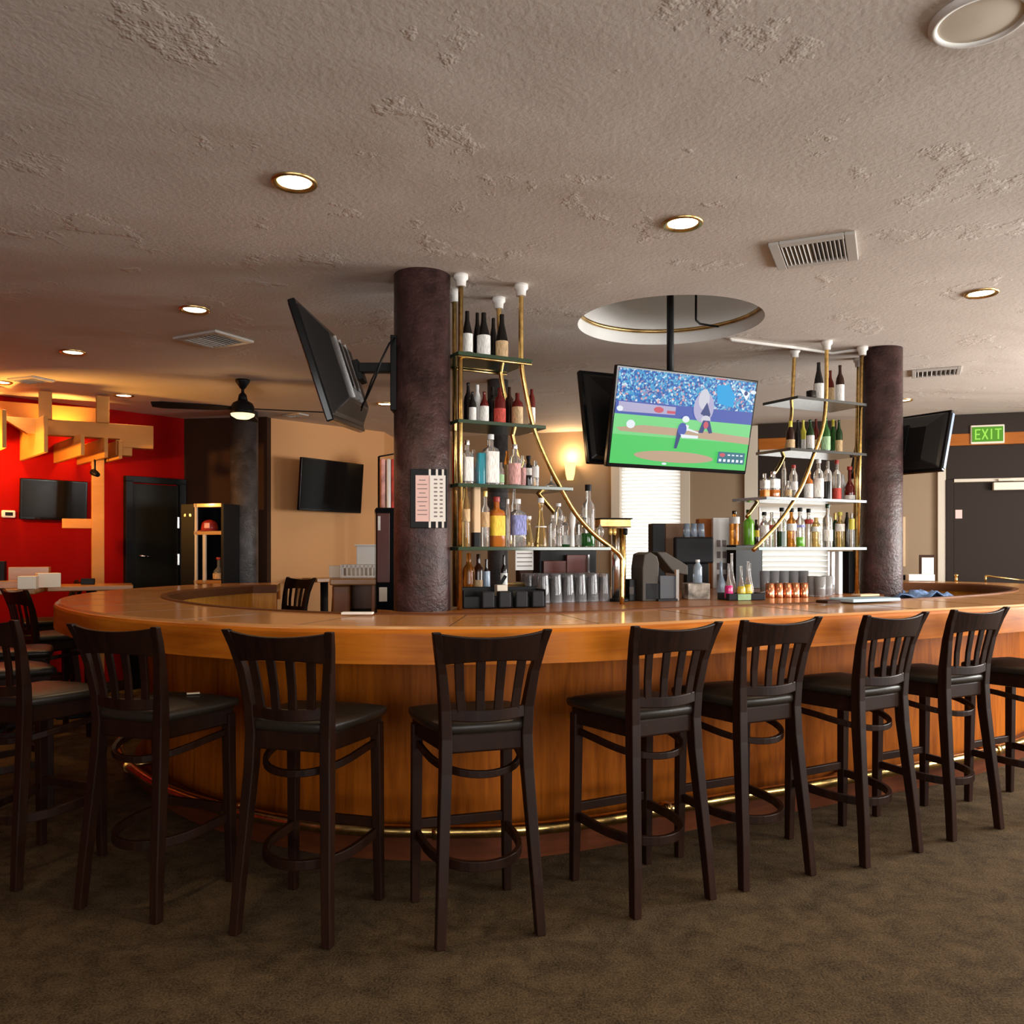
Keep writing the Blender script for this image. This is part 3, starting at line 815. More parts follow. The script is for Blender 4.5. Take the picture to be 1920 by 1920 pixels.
for x, y, a, lab in (
    (-1.380, 3.349, -.348, 'dark slat-back bar stool first along the front, a pale tag on its seat'),
    (-.737, 3.153, -.268, 'dark slat-back bar stool second along the front, turned right, showing its seat on the right'),
    (.495, 3.395, .496, 'reddish dark slat-back bar stool fourth along the front, under the black tap tower'),
    (.975, 3.645, .461, 'dark slat-back bar stool fifth along the front, below the tray of coloured pour bottles'),
    (1.542, 3.891, .52, 'dark slat-back bar stool sixth along the front, below the right column and cutting board'),
    (2.093, 4.214, .488, 'dark slat-back bar stool seventh along the front, second from the right edge'),
    (2.70, 4.47, .49, 'dark bar stool cut off by the right edge of the photo'),
    (-2.05, 3.64, -.38, 'dark slat-back bar stool nearest the left edge, its seat shining tan'),
    (-2.62, 4.32, -.75, 'dark bar stool behind the leftmost one, only its tan-lit seat showing'),
    (-3.02, 5.10, -1.05, 'dark bar stool at the round left end of the bar, two places past the leftmost'),
    (-3.30, 6.05, -.67, 'dark slat-back bar stool with full back showing beyond the left end of the bar'),
    (-2.22, 7.95, 2.5, 'dark stool by the beige wall, left one of two beyond the gap in the bar'),
    (-1.66, 7.80, .9, 'dark stool by the beige wall, right one of two beyond the gap in the bar')):
    dup(S3, (x, y, 0), a, lab)
# paper tag on the first stool's seat
b = MB(); b.box((-1.30, 3.42, 0.772), (0.05, 0.03, 0.002), 0.4)
tag(b.build('paper_tag', M['cream']), 'small pale tag lying on the seat of the first full stool', 'tag')

# ------------------------------------------------------------------ screens
def rot(yaw, pitch, roll):
    return Matrix.Rotation(yaw, 3, 'Z') @ Matrix.Rotation(pitch, 3, 'X') @ Matrix.Rotation(roll, 3, 'Y')
def television(label, W, H, loc, R, screen, group=None, bulge=0.05, led=False):
    t = thing('television', label, 'television', loc, 0, group)
    t.rotation_euler = R.to_euler()
    b = MB(); b.box((0, 0.018, 0), (W, 0.034, H)); b.build('bezel', M['black_gloss'], t, bevel=0.006)
    b = MB()
    rings = []
    for y, g, gz in ((0.034, .96, .94), (0.05, .90, .86), (0.05 + bulge, .66, .56)):
        rings.append([b.bm.verts.new((x * W / 2 * g, y, z * H / 2 * gz - (0.03 if g < .7 else 0))) for x, z in ((-1, -1), (1, -1), (1, 1), (-1, 1))])
    for p, q in zip(rings, rings[1:]):
        for k in range(4): b.face([p[k], p[(k + 1) % 4], q[(k + 1) % 4], q[k]])
    b.face(rings[0]); b.face(rings[-1][::-1]); b.build('back_housing', M['tv_back'], t, bevel=0.008)
    if screen is not None:
        b = MB(); b.box((0, 0.0, 0.004), (W - 0.028, 0.004, H - 0.036)); b.build('screen', screen, t)
    b = MB(); b.box((0, 0.052 + bulge, 0.0), (0.22, 0.012, 0.22)); b.build('mounting_plate', M['black'], t, bevel=0.004)
    return t

# hanging pair over the bar
TW, TH = 0.97, 0.555
RC = rot(.424, .195, .010); LC = Vector((.988, 4.79, 2.083))
tv = television('bright screen showing a baseball game, hung from the round recess', TW, TH, LC, RC, None, bulge=0.03)
def pic_mat():
    m, nt, p = newmat('stadium_crowd_picture'); N = nt.nodes.new; L = nt.links.new
    tc = N('ShaderNodeTexCoord'); v = N('ShaderNodeTexVoronoi'); v.inputs['Scale'].default_value = 92
    L(tc.outputs['Object'], v.inputs['Vector'])
    cr = N('ShaderNodeValToRGB'); cr.color_ramp.interpolation = 'CONSTANT'
    sp = N('ShaderNodeSeparateColor'); L(v.outputs['Color'], sp.inputs['Color']); L(sp.outputs[0], cr.inputs['Fac'])
    el = cr.color_ramp.elements; el[0].color = (0.02, 0.16, 0.50, 1); el[1].position = .28; el[1].color = (0.05, 0.33, 0.62, 1)
    for pos, c in ((.50, (0.03, 0.09, 0.34, 1)), (.66, (0.22, 0.52, 0.72, 1)), (.80, (0.62, 0.75, 0.85, 1)), (.89, (0.32, 0.25, 0.42, 1)), (.95, (0.70, 0.35, 0.38, 1))):
        k = el.new(pos); k.color = c
    p.inputs['Base Color'].default_value = (0, 0, 0, 1)
    L(cr.outputs['Color'], p.inputs['Emission Color']); p.inputs['Emission Strength'].default_value = 1.0; p.inputs['Roughness'].default_value = 0.4; p.inputs['Specular IOR Level'].default_value = 0.12
    return m
PM = [emit('pic_' + n, c, 1.0) for n, c in (('grass', (0.085, 0.60, 0.13)), ('grass_light', (0.20, 0.68, 0.24)), ('dirt', (0.52, 0.36, 0.24)), ('fence', (0.07, 0.11, 0.42)),
      ('sky_blue', (0.01, 0.36, 0.75)), ('white', (0.80, 0.86, 0.92)), ('navy', (0.04, 0.06, 0.20)), ('red', (0.60, 0.10, 0.14)), ('haze', (0.45, 0.42, 0.62)), ('score', (0.03, 0.16, 0.22)), ('skin', (0.62, 0.62, 0.70)))]
PM.append(pic_mat())
GR_, GL_, DI, FE, SB, WH, NV, RE, HZ, SCB, SK, CRW = range(12)
pic = MB(); lay = [0]
SWd, SHd = TW - 0.028, TH - 0.036
def P2(u, v): return Vector(((u - .5) * SWd, -0.001 - lay[0] * 0.0004, (.5 - v) * SHd + 0.004))
def pshape(mi, pts):
    lay[0] += 1; pic.mi = mi; pic.face([pic.bm.verts.new(P2(*q)) for q in pts])
def pell(mi, u, v, ru, rv, n=24): pshape(mi, [(u + ru * math.cos(2 * math.pi * k / n), v + rv * math.sin(2 * math.pi * k / n)) for k in range(n)])
pshape(CRW, [(0, 0), (1, 0), (1, .36), (0, .36)])
pshape(SB, [(.70, .07), (.80, .06), (.85, .18), (.84, .30), (.72, .27)])
pshape(GL_, [(0, .46), (1, .46), (1, .72), (0, .72)])
pshape(GR_, [(0, .69), (1, .69), (1, 1), (0, 1)])
pshape(FE, [(0, .335), (1, .335), (1, .475), (0, .475)])
pshape(HZ, [(.02, .345), (.42, .355), (.42, .44), (.02, .45)])
pell(RE, .30, .40, .035, .032); pshape(RE, [(.36, .40), (.42, .40), (.42, .43), (.36, .43)])
pshape(DI, [(.02, .62), (.20, .575), (.62, .585), (1, .62), (1, .70), (.55, .665), (.05, .655)])
pell(DI, .45, .895, .29, .062); pell(DI, .45, .90, .25, .045)
pell(WH, .115, .575, .030, .045); pell(WH, .03, .42, .022, .028); pell(WH, .38, .975, .018, .012)
# batter group with bright haze
pell(HZ, .62, .33, .075, .17); pell(SK, .615, .24, .04, .11)
pshape(NV, [(.60, .40), (.64, .27), (.675, .40), (.665, .45)]); pell(SK, .645, .46, .035, .045)
pshape(NV, [(.60, .61), (.625, .47), (.675, .47), (.705, .60), (.68, .61), (.65, .53), (.635, .61)]); pell(RE, .65, .52, .018, .04)
# pitcher
pshape(NV, [(.435, .80), (.455, .80), (.475, .66), (.505, .60), (.50, .52), (.47, .52), (.445, .59)])
pell(WH, .497, .475, .026, .035); pshape(WH, [(.50, .53), (.525, .54), (.52, .60), (.50, .60)])
pell(FE, .478, .585, .032, .07); pshape(WH, [(.52, .57), (.60, .605), (.60, .62), (.52, .595)])
pshape(WH, [(.47, .64), (.60, .645), (.60, .675), (.48, .68)])
# corner graphics
pshape(WH, [(.86, .075), (.955, .12), (.93, .21)]); pell(NV, .92, .13, .014, .025); pell(WH, .975, .11, .022, .022)
pshape(SCB, [(.765, .80), (.975, .80), (.975, .93), (.765, .93)])
pell(RE, .80, .835, .022, .022)
for k in range(4): pshape(WH, [(.84 + k * .032, .825), (.86 + k * .032, .825), (.86 + k * .032, .84), (.84 + k * .032, .84)])
for k in range(6): pshape(WH, [(.775 + k * .033, .88), (.795 + k * .033, .88), (.795 + k * .033, .91), (.775 + k * .033, .91)])
pshape(RE, [(.68, .0), (.75, 0), (.75, .012), (.68, .012)])
po = pic.build('screen', PM, tv)
tvb = television('black unlit screen hung back to back behind the baseball screen', TW, TH, LC + Vector((-.41, .91, 0)) * 0.27 + Vector((-0.04, -0.02, .03)), rot(.424 + math.pi, .195, 0), M['tv_glass'], bulge=0.02)
mt = thing('ceiling_mount', 'black pole hanging from the round recess and carrying two screens', 'screen mount', (0, 0, 0))
PX = Vector((0.925, 4.90))
b = MB(); b.tube([(PX.x, PX.y, CEIL + 0.47), (PX.x, PX.y, 2.06)], 0.021, 14); b.build('pole', M['black'], mt)
b = MB(); b.lathe([(0.09, CEIL + 0.45), (0.09, CEIL + 0.475)], 20, (PX.x, PX.y, 0)); b.build('flange', M['black'], mt)
b = MB(); b.box((PX.x, PX.y, 2.10), (0.20, 0.06, 0.16), .424); b.build('bracket', M['black'], mt, bevel=0.004)
b = MB(); b.tube([at(1305, 590, 5.0), at(1305, 600, 5.05), at(1312, 607, 5.15), at(1335, 611, 5.25), at(1350, 612, 5.28)], 0.007, 6)
q_ = at(1305, 590, 5.0); b.tube([(q_.x, q_.y, CEIL + .475), q_], 0.007, 6)
tag(b.build('black_cable', M['black']), 'black cable looping inside the round ceiling recess', 'cable')

# screen on the left column
RL_ = rot(-math.pi / 2, .30, .088); LLc = Vector((-.915, 4.15, 2.225))
tvl = television('black flat screen on an arm, seen edge-on left of the thick column', .94, .555, LLc, RL_, M['tv_glass'], bulge=0.06)
b = MB()
for x in (.17, .05, -.10): b.box((x, 0.115, -.02), (0.012, 0.012, .30))
b.build('mount_rail', M['chrome'], tvl)
am = thing('screen_arm', 'black bracket arm joining the thick column to the edge-on screen', 'screen mount', (0, 0, 0))
b = MB(); b.box((-.565, 4.04, 2.20), (.03, .10, .36)); b.build('plate', M['black'], am, bevel=0.004)
b = MB(); b.box((-.655, 4.06, 2.235), (.17, .05, .045)); b.build('arm', M['black'], am, bevel=0.004)
b = MB(); b.box((-.745, 4.10, 2.225), (.03, .12, .10), m=rot(0, 0, -.30)); b.build('head', M['black'], am, bevel=0.004)
b = MB(); b.tube([at(742, 632, 4.0), at(730, 644, 3.95), at(715, 675, 3.9), at(705, 705, 3.9), at(692, 735, 3.95), at(678, 764, 4.1)], 0.005, 6)
b.tube([at(712, 682, 3.9), at(697, 712, 3.92), at(683, 752, 4.0), at(677, 770, 4.1)], 0.0035, 6)
b.build('cable', M['black'], am)

# screen right of the right column
RR_ = Matrix.Rotation(math.radians(121), 3, 'Z') @ Matrix.Rotation(.28, 3, 'X') @ Matrix.Rotation(0.0, 3, 'Y')
tvr = television('black screen seen from behind, tilted, right of the right column', .70, .42, (2.675, 5.77, 2.06), RR_, M['tv_glass'], bulge=0.045)
b = MB(); b.box((-.352, 0.012, 0.0), (0.006, 0.022, .38)); b.build('side_edge', M['steel_blue'], tvr)
b = MB(); b.box((-.05, 0.112, 0.0), (0.02, 0.01, .22)); b.box((.08, 0.112, 0.0), (0.02, 0.01, .22)); b.build('mount_rail', M['chrome'], tvr)
am = thing('screen_arm', 'short black arm holding the tilted screen to the right column', 'screen mount', (0, 0, 0))
b = MB(); b.box((2.595, 5.66, 2.08), (.05, .06, .06), .6); b.build('arm', M['black'], am, bevel=0.004)

# screens on the beige and red walls
tvg = television('black flat screen swung out from the beige wall, stripes of light in it', .90, .535, (-1.873, 8.77, 2.01), rot(1.0, .079, 0), M['tv_glass'], bulge=0.03)
am = thing('screen_arm', 'black arm between the beige wall and its swung-out screen', 'screen mount', (0, 0, 0))
b = MB(); b.box((-1.98, 8.89, 2.01), (.30, .06, .06), math.radians(140)); b.build('arm', M['black'], am)
p = on_red(96.5, 0.075)
tvd = television('black flat screen hung on the bright red wall', (on_red(159) - on_red(34)).length, .36, (p.x, p.y, 1.795), rot(RA, .06, 0), M['tv_glass'], bulge=0.02)
p = on_red(14, 0.02)
t = thing('thermostat', 'small white thermostat on the red wall beside the screen', 'thermostat', (p.x, p.y, 1.66), RA)
b = MB(); b.box((0, 0, 0), (0.11, 0.03, 0.065)); b.build('case', M['white'], t, bevel=0.012)
b = MB(); b.box((0, -0.016, 0), (0.06, 0.004, 0.03)); b.build('display', M['black'], t)

# ------------------------------------------------------------------ ceiling things
TINT = M['white_trim']
def downlight(px, py, label, power=26, r=0.082, tilt=0.0):
    p = on(px, py, CEIL)
    t = thing('downlight', label, 'ceiling light', (p.x, p.y, CEIL), 0, 'recessed ceiling lights')
    b = MB()
    for a, c in (((r, -.001), (r - .006, -.010)),):
        pass
    b.lathe([(r, 0.0), (r, -.006), (r * .93, -.011), (r * .74, -.004), (r * .72, .004)], 32, cap=False); b.build('trim_ring', M['dull_brass'], t)
    b = MB(); b.lathe([(r * .72, -.002), (r * .45, -.004), (.001, -.0045)], 28, cap=False); b.build('lens', M['lamp_warm'], t)
    d = bpy.data.lights.new('downlight_beam', 'SPOT'); d.energy = power; d.color = (1.0, 0.72, 0.42); d.spot_size = math.radians(140); d.spot_blend = 0.8; d.shadow_soft_size = 0.05
    o = bpy.data.objects.new('downlight_beam', d); COL.objects.link(o); o.location = (p.x, p.y, CEIL - 0.02)
downlight(552, 341, 'glowing recessed ceiling light left of centre, largest and nearest one')
downlight(1280, 418, 'glowing recessed ceiling light between the round recess and the large grille')
downlight(365, 580, 'glowing recessed ceiling light just above the square left vent')
downlight(137, 660, 'glowing recessed ceiling light above the wooden beams on the left', 15)
downlight(1840, 549, 'glowing recessed ceiling light at the right, above the small grille')
downlight(1693, 750, 'small far ceiling light just right of the right column', 12)
downlight(232, 741, 'small far ceiling light right of the wooden beams', 4)
downlight(722, 757, 'small far ceiling light between the edge-on screen and thick column', 12)
downlight(2, 716, 'warm far ceiling light at the very left edge', 20)

def vent(corners, label, nl, group=None, split=True):
    q = [on(x, y, CEIL) for x, y in corners]
    c = sum((Vector(p) for p in q), Vector()) / 4; e = ((q[1] - q[0]) + (q[2] - q[3])) / 2; f = ((q[3] - q[0]) + (q[2] - q[1])) / 2
    W, D = e.length, f.length; a = math.atan2(e.y, e.x)
    t = thing('ceiling_vent', label, 'ceiling vent', (c.x, c.y, CEIL), a, group)
    b = MB(); k = 0.045 if W > .35 else 0.03
    for x in (-1, 1): b.box((x * (W / 2 - k / 2), 0, -.008), (k, D, .016))
    for y in (-1, 1): b.box((0, y * (D / 2 - k / 2), -.008), (W - 2 * k, k, .016))
    b.build('frame', M['floor_grey'], t, bevel=0.004)
    b = MB(); b.box((0, 0, -.0015), (W - 2 * k, D - 2 * k, .003)); b.build('backing', M['vent_dark'], t)
    b = MB(); iw = W - 2 * k
    for i in range(nl):
        x = -iw / 2 + (i + .5) * iw / nl
        b.box((x, 0, -.009), (.003, D - 2 * k, .016), m=Matrix.Rotation(math.radians(32 if x < 0 else -32), 3, 'Y'))
    b.build('louvres', M['floor_grey'], t)
    return t
vent([(1426, 458), (1592, 433), (1621, 480), (1471, 499)], 'large rectangular ceiling grille above the right rack', 15)
vent([(1703, 694), (1796, 687), (1808, 698), (1716, 706)], 'small far ceiling grille above the tilted right screen', 9)
vent([(320, 633), (398, 618), (482, 638), (402, 650)], 'square ceiling vent above the ceiling fan on the left', 8)
vent([(16, 709), (60, 704), (104, 713), (52, 718)], 'far ceiling vent above the wooden beams at the left edge', 6)
vent([(528, 777), (560, 774), (580, 777), (548, 781)], 'far ceiling vent just right of the ceiling fan', 5)

p = on(1838, 33, CEIL)
t = thing('ceiling_speaker', 'round white ceiling speaker in the top right corner', 'speaker', (p.x, p.y, CEIL))
b = MB(); b.lathe([(.118, 0), (.118, -.006), (.108, -.014), (.097, -.012), (.096, -.006)], 48, cap=False); b.build('rim', M['white'], t)
b = MB(); b.lathe([(.096, -.006), (.05, -.010), (.001, -.011)], 48, cap=False); b.build('grille', M['cream'], t)

# conduit from the recess to the right rack
b = MB(); b.tube([at(1352, 612, 5.3)] + [Vector((q.x, q.y, CEIL - 0.012)) for q in (on(1372, 634, CEIL), on(1490, 648, CEIL), on(1560, 659, CEIL), on(1612, 652, CEIL))], 0.011, 8)
tag(b.build('conduit', M['white']), 'thin white conduit along the ceiling from recess to right rack', 'conduit')

# ceiling fan
p = on(455, 712, CEIL)
t = thing('ceiling_fan', 'black ceiling fan with a lit lamp in front of the grey column', 'ceiling fan', (p.x, p.y, CEIL), 0.0)
b = MB(); b.lathe([(.055, 0), (.055, -.015), (.02, -.07), (.012, -.075), (.012, -.10), (.03, -.12), (.04, -.17)], 20); b.build('downrod', M['black'], t)
b = MB(); b.lathe([(.04, -.165), (.075, -.185), (.088, -.21), (.088, -.245), (.092, -.27)], 28); b.build('motor', M['black'], t)
b = MB(); b.lathe([(.092, -.268), (.085, -.285), (.05, -.305), (.001, -.312)], 28, cap=False); b.build('lamp_shade', M['lamp_dim'], t)
for k in range(3):
    a = math.radians((197, 17, 102)[k]); b = MB()
    R = Matrix.Rotation(a, 3, 'Z') @ Matrix.Rotation(math.radians(10), 3, 'X')
    pts = [(.08, -.03), (.2, -.06), (.58, -.072), (.66, -.05), (.66, .05), (.58, .068), (.2, .05), (.08, .03)]
    lo = [b.bm.verts.new(R @ Vector((x, y, -.004)) + Vector((0, 0, -.225))) for x, y in pts]; hi = [b.bm.verts.new(R @ Vector((x, y, .004)) + Vector((0, 0, -.225))) for x, y in pts]
    b.face(lo[::-1]); b.face(hi)
    for i in range(8): b.face([lo[i], lo[(i + 1) % 8], hi[(i + 1) % 8], hi[i]])
    b.build('blade', M['black'], t)
d = bpy.data.lights.new('fan_light', 'POINT'); d.energy = 3; d.color = WARM; d.shadow_soft_size = 0.06
o = bpy.data.objects.new('fan_light', d); COL.objects.link(o); o.location = (p.x, p.y, CEIL - 0.40)

# ------------------------------------------------------------------ brass bottle racks
UD = Vector((.887, .462)); VD = Vector((-.462, .887))
class Rack:
    def __init__(s, o, u): s.o, s.u = Vector(o), Vector(u)
    def p(s, t, d): return s.o + s.u * t + VD * d
    def t(s, px, d):
        k = (px - 960.0) / FPX; o = s.o + VD * d
        return (o.x - k * o.y) / (k * s.u.y - s.u.x)
    def pt(s, px, py, d):
        q = s.p(s.t(px, d), d); return Vector((q.x, q.y, EYE + (HOR - py) / FPX * q.y))
RKL = Rack((-.24, 4.05), UD); RKR = Rack((2.294, 5.49), -UD)
TIER = [2.310, 1.984, 1.677, 1.370]
BD = .25
def build_rack(R, label, spans, pipes, emat, bars):
    t = thing('bottle_rack', label, 'bottle rack', (0, 0, 0))
    for k, (a, c) in enumerate(spans):
        b = MB(); q = [R.p(a, -.02), R.p(c, -.02), R.p(c, BD + .03), R.p(a, BD + .03)]
        b.prism([(v.x, v.y) for v in q], TIER[k] - .018, TIER[k]); b.build('shelf', emat[k], t, bevel=0.002)
        if k in bars:
            b = MB()
            for d in (-.012, BD + .012):
                q0, q1 = R.p(a, d), R.p(c, d); b.tube([(q0.x, q0.y, TIER[k] - .024), (q1.x, q1.y, TIER[k] - .024)], .006, 8)
            b.build('shelf_bar', M['dull_brass'], t)
    for pts, d in pipes:
        P = [R.pt(x, y, d) for x, y in pts]
        P[0].z = CEIL
        if len(P) > 2:
            C = []
            E_ = [P[0] * 2 - P[1]] + P + [P[-1] * 2 - P[-2]]
            for i in range(1, len(E_) - 2):
                for k in range(5):
                    w_ = k / 5; a, b_, c, dd = E_[i - 1], E_[i], E_[i + 1], E_[i + 2]
                    C.append(0.5 * ((2 * b_) + (c - a) * w_ + (2 * a - 5 * b_ + 4 * c - dd) * w_ * w_ + (3 * b_ - a - 3 * c + dd) * w_ ** 3))
            C.append(P[-1]); P = C
        b = MB(); b.tube(P, .0125, 10); b.build('pipe', M['brass'], t)
        b = MB(); b.lathe([(.036, CEIL), (.036, CEIL - .02), (.026, CEIL - .03), (.024, CEIL - .058)], 16, (P[0].x, P[0].y, 0)); b.build('ceiling_cap', M['white'], t)
    return t
def deckpx(R, px, d):
    q = R.p(R.t(px, d), d); return HOR + (EYE - DECK) * FPX / q.y
build_rack(RKL, 'left brass pipe rack with glass shelves of bottles beside the thick column',
    [(-.03, .375), (-.03, .455), (-.03, .615), (-.03, .85)],
    [([(864, 520), (862, deckpx(RKL, 862, 0))], 0.0),
     ([(852, 540), (853, deckpx(RKL, 853, BD))], BD),
     ([(977, 545), (977, 640), (978, 685), (986, 735), (1000, 800), (1021, 855), (1046, 905), (1077, 960), (1112, 1000), (1150, 1030), (1163, 1043), (1166, 1060), (1166, deckpx(RKL, 1166, 0))], 0.0),
     ([(935, 565), (937, 650), (939, 700), (947, 745), (957, 795), (969, 850), (985, 890), (1010, 925), (1036, 957), (1060, 985)], BD)],
    [M['shelf_edge']] * 4, (0,))
build_rack(RKR, 'right brass pipe rack with glass shelves of bottles beside the right column',
    [(-.02, .60), (-.02, .66), (-.02, .86), (-.02, 0.92)],
    [([(1617, 650), (1606, deckpx(RKR, 1606, 0))], 0.0),
     ([(1610, 655), (1600, deckpx(RKR, 1600, BD))], BD),
     ([(1550, 640), (1550, 700), (1549, 745), (1543, 800), (1524, 858), (1500, 918), (1462, 978), (1412, 1032)], 0.0),
     ([(1490, 655), (1487, 720), (1484, 780), (1474, 840), (1462, 872), (1440, 905), (1424, 935), (1400, 970)], BD)],
    [M['shelf_edge_dark'], M['shelf_edge_dark'], M['shelf_edge_pale'], M['shelf_edge_blue']], ())

# ------------------------------------------------------------------ bottles
PROF = {
 'wine': [(.93, 0), (1, .02), (1, .56), (.86, .66), (.44, .77), (.36, .84), (.34, .95), (.40, .955), (.40, .985), (.34, 1)],
 'cone': [(.95, 0), (1, .02), (1, .42), (.80, .58), (.42, .80), (.36, .95), (.40, .96), (.36, 1)],
 'liquor': [(.95, 0), (1, .015), (1, .60), (.90, .68), (.44, .745), (.38, .80), (.38, .95)],
 'square': [(.97, 0), (1, .012), (1, .66), (.92, .71), (.38, .76), (.34, .80), (.34, .95)],
 'slim': [(.95, 0), (1, .01), (1, .68), (.80, .76), (.48, .84), (.44, .96)],
 'beer': [(.95, 0), (1, .02), (1, .55), (.82, .66), (.46, .80), (.42, .97)],
 'pyramid': [(1, 0), (1, .05), (.62, .42), (.34, .68), (.30, .80), (.42, .83), (.45, .90), (.20, .97)],
 'bulb': [(.70, 0), (.72, .04), (.60, .30), (.55, .42), (.92, .58), (.98, .70), (.72, .82), (.28, .90), (.16, 1)],
 'round': [(.55, 0), (.95, .10), (1, .24), (.90, .40), (.50, .52), (.34, .58), (.32, .95)],
 'carafe': [(.95, 0), (1, .03), (.98, .28), (.60, .44), (.34, .58), (.30, .92), (.36, .95)],
 'box': [(.98, 0), (1, .005), (1, .99), (.98, 1)],
 'stopper': [(1, 0), (.95, .05), (.25, .28), (.10, .40), (.10, .80), (.18, .9), (.10, 1)],
}
SQ = {'square': 8, 'box': 14}
CAPZ = {'wine': .90, 'cone': .92, 'liquor': .90, 'square': .90, 'slim': .90, 'beer': .94, 'round': .90, 'carafe': .90, 'pyramid': .90, 'bulb': .93}
MESH = {}
def unit(kind, part, mat, prm=None):
    key = (kind, part, mat, prm)
    if key in MESH: return MESH[key]
    b = MB(); pw = SQ.get(kind)
    if part == 'glass': b.lathe(PROF[kind], 20 if not pw else 28, power=pw)
    elif part == 'label':
        z0, z1 = prm
        r = 1.025
        if kind in ('pyramid', 'bulb', 'round'): r = {'pyramid': .90, 'bulb': .74, 'round': 1.04}[kind]
        b.lathe([(r, z0), (r, z1)], 20 if not pw else 28, power=pw, cap=False)
    elif part == 'cap':
        z = CAPZ.get(kind, .9); r = .46 if kind in ('wine', 'cone', 'beer') else .50
        b.lathe([(r, z - (.10 if kind in ('wine', 'beer') else 0)), (r, 1.0)], 14)
    elif part == 'liquid':
        z0, z1 = prm; b.lathe([(1.012, z0), (1.012, z1)] if kind != 'carafe' else [(1.02, z0), (1.02, .28), (.84, .36)], 20 if not pw else 28, power=pw)
    o = b.build('tmp', M[mat]); me = o.data; bpy.data.objects.remove(o); MESH[key] = me
    return me
NAMES = {'wine': 'wine_bottle', 'cone': 'wine_bottle', 'liquor': 'liquor_bottle', 'square': 'square_bottle', 'slim': 'slim_bottle', 'beer': 'beer_bottle', 'pyramid': 'conical_bottle', 'bulb': 'bulb_decanter',
         'round': 'round_bottle', 'carafe': 'pour_bottle', 'box': 'gift_box', 'stopper': 'glass_stopper'}
def make_bottle(pos, r, h, kind, gm, lm, cm, label, group, liq=None, lz=(.14, .46), cat='bottle', rz=0.4, sy=1.0):
    t = thing(NAMES[kind], label, cat, pos, rz, group)
    t.scale = (r, r * sy, h)
    def part(name, me):
        o = bpy.data.objects.new(name, me); COL.objects.link(o); o.parent = t
    part('body' if kind in ('box', 'stopper') else 'glass', unit(kind, 'glass', gm))
    if lm: part('label', unit(kind, 'label', lm, lz))
    if cm: part('cap', unit(kind, 'cap', cm))
    if liq: part('liquid', unit(kind, 'liquid', liq[0], liq[1]))
    return t
ORD = 'first second third fourth fifth sixth seventh eighth ninth tenth eleventh twelfth thirteenth fourteenth fifteenth sixteenth seventeenth eighteenth nineteenth twentieth'.split()
TN = ['top', 'second', 'third', 'lowest']
def shelf(R, side, tier, items):
    items = sorted(items, key=lambda q: q[0])
    for n, it in enumerate(items):
        px, top, wpx, kind, gm, lm, cm, desc = it[:8]; o = it[8] if len(it) > 8 else {}
        d = o.get('d', .09); tt = R.t(px, d); q = R.p(tt, d); s = FPX / q.y; z = TIER[tier]
        h = (HOR + (EYE - z) * s - top) / s
        lab = f"{desc}, {ORD[n]} from left on {side} rack's {TN[tier]} shelf"
        make_bottle((q.x, q.y, z + .0005), wpx / 2 / s, h, kind, gm, lm, cm, lab, f"bottles on the {side} rack's {TN[tier]} shelf", o.get('liq'), o.get('lz', (.14, .46)), o.get('cat', 'bottle'), o.get('rz', .48))
shelf(RKL, 'left', 0, [
 (876, 584, 21, 'cone', 'dark_glass', 'label_white', None, 'dark wine bottle with white label', {'lz': (.10, .50)}),
 (895, 587, 18, 'cone', 'dark_glass', None, None, 'plain dark wine bottle', {'d': .19}),
 (907, 587, 25, 'cone', 'dark_glass', 'label_white', None, 'wide dark wine bottle with cream label', {'lz': (.05, .50)}),
 (925, 597, 18, 'cone', 'dark_glass', None, None, 'plain dark wine bottle partly hidden', {'d': .19}),
 (941, 590, 23, 'cone', 'dark_glass', 'label_tan', None, 'dark wine bottle with tan label', {'lz': (.05, .42)})])
shelf(RKL, 'left', 1, [
 (878, 718, 18, 'wine', 'dark_glass', None, None, 'dark wine bottle', {'d': .17}),
 (886, 735, 14, 'wine', 'dark_glass', 'label_white', None, 'small dark bottle with white label', {'lz': (.05, .5)}),
 (895, 722, 13, 'slim', 'milk', None, 'milk', 'white opaque bottle', {'d': .17}),
 (908, 735, 17, 'wine', 'red_glass', 'label_white', None, 'red-capped bottle with white label', {'lz': (.06, .55)}),
 (923, 722, 19, 'liquor', 'dark_glass', None, None, 'broad black bottle', {'d': .18}),
 (937, 724, 22, 'liquor', 'red_glass', 'label_red', None, 'dark red bottle with red and white label', {'lz': (.04, .42)}),
 (955, 722, 16, 'liquor', 'brown_glass', None, None, 'brown bottle without label', {'d': .17}),
 (970, 734, 21, 'liquor', 'red_glass', 'label_tan', None, 'reddish bottle with tan label', {'lz': (.04, .55)}),
 (997, 727, 13, 'slim', 'red_glass', 'label_white', None, 'slim red-brown bottle with cream label', {'lz': (.10, .5)})])
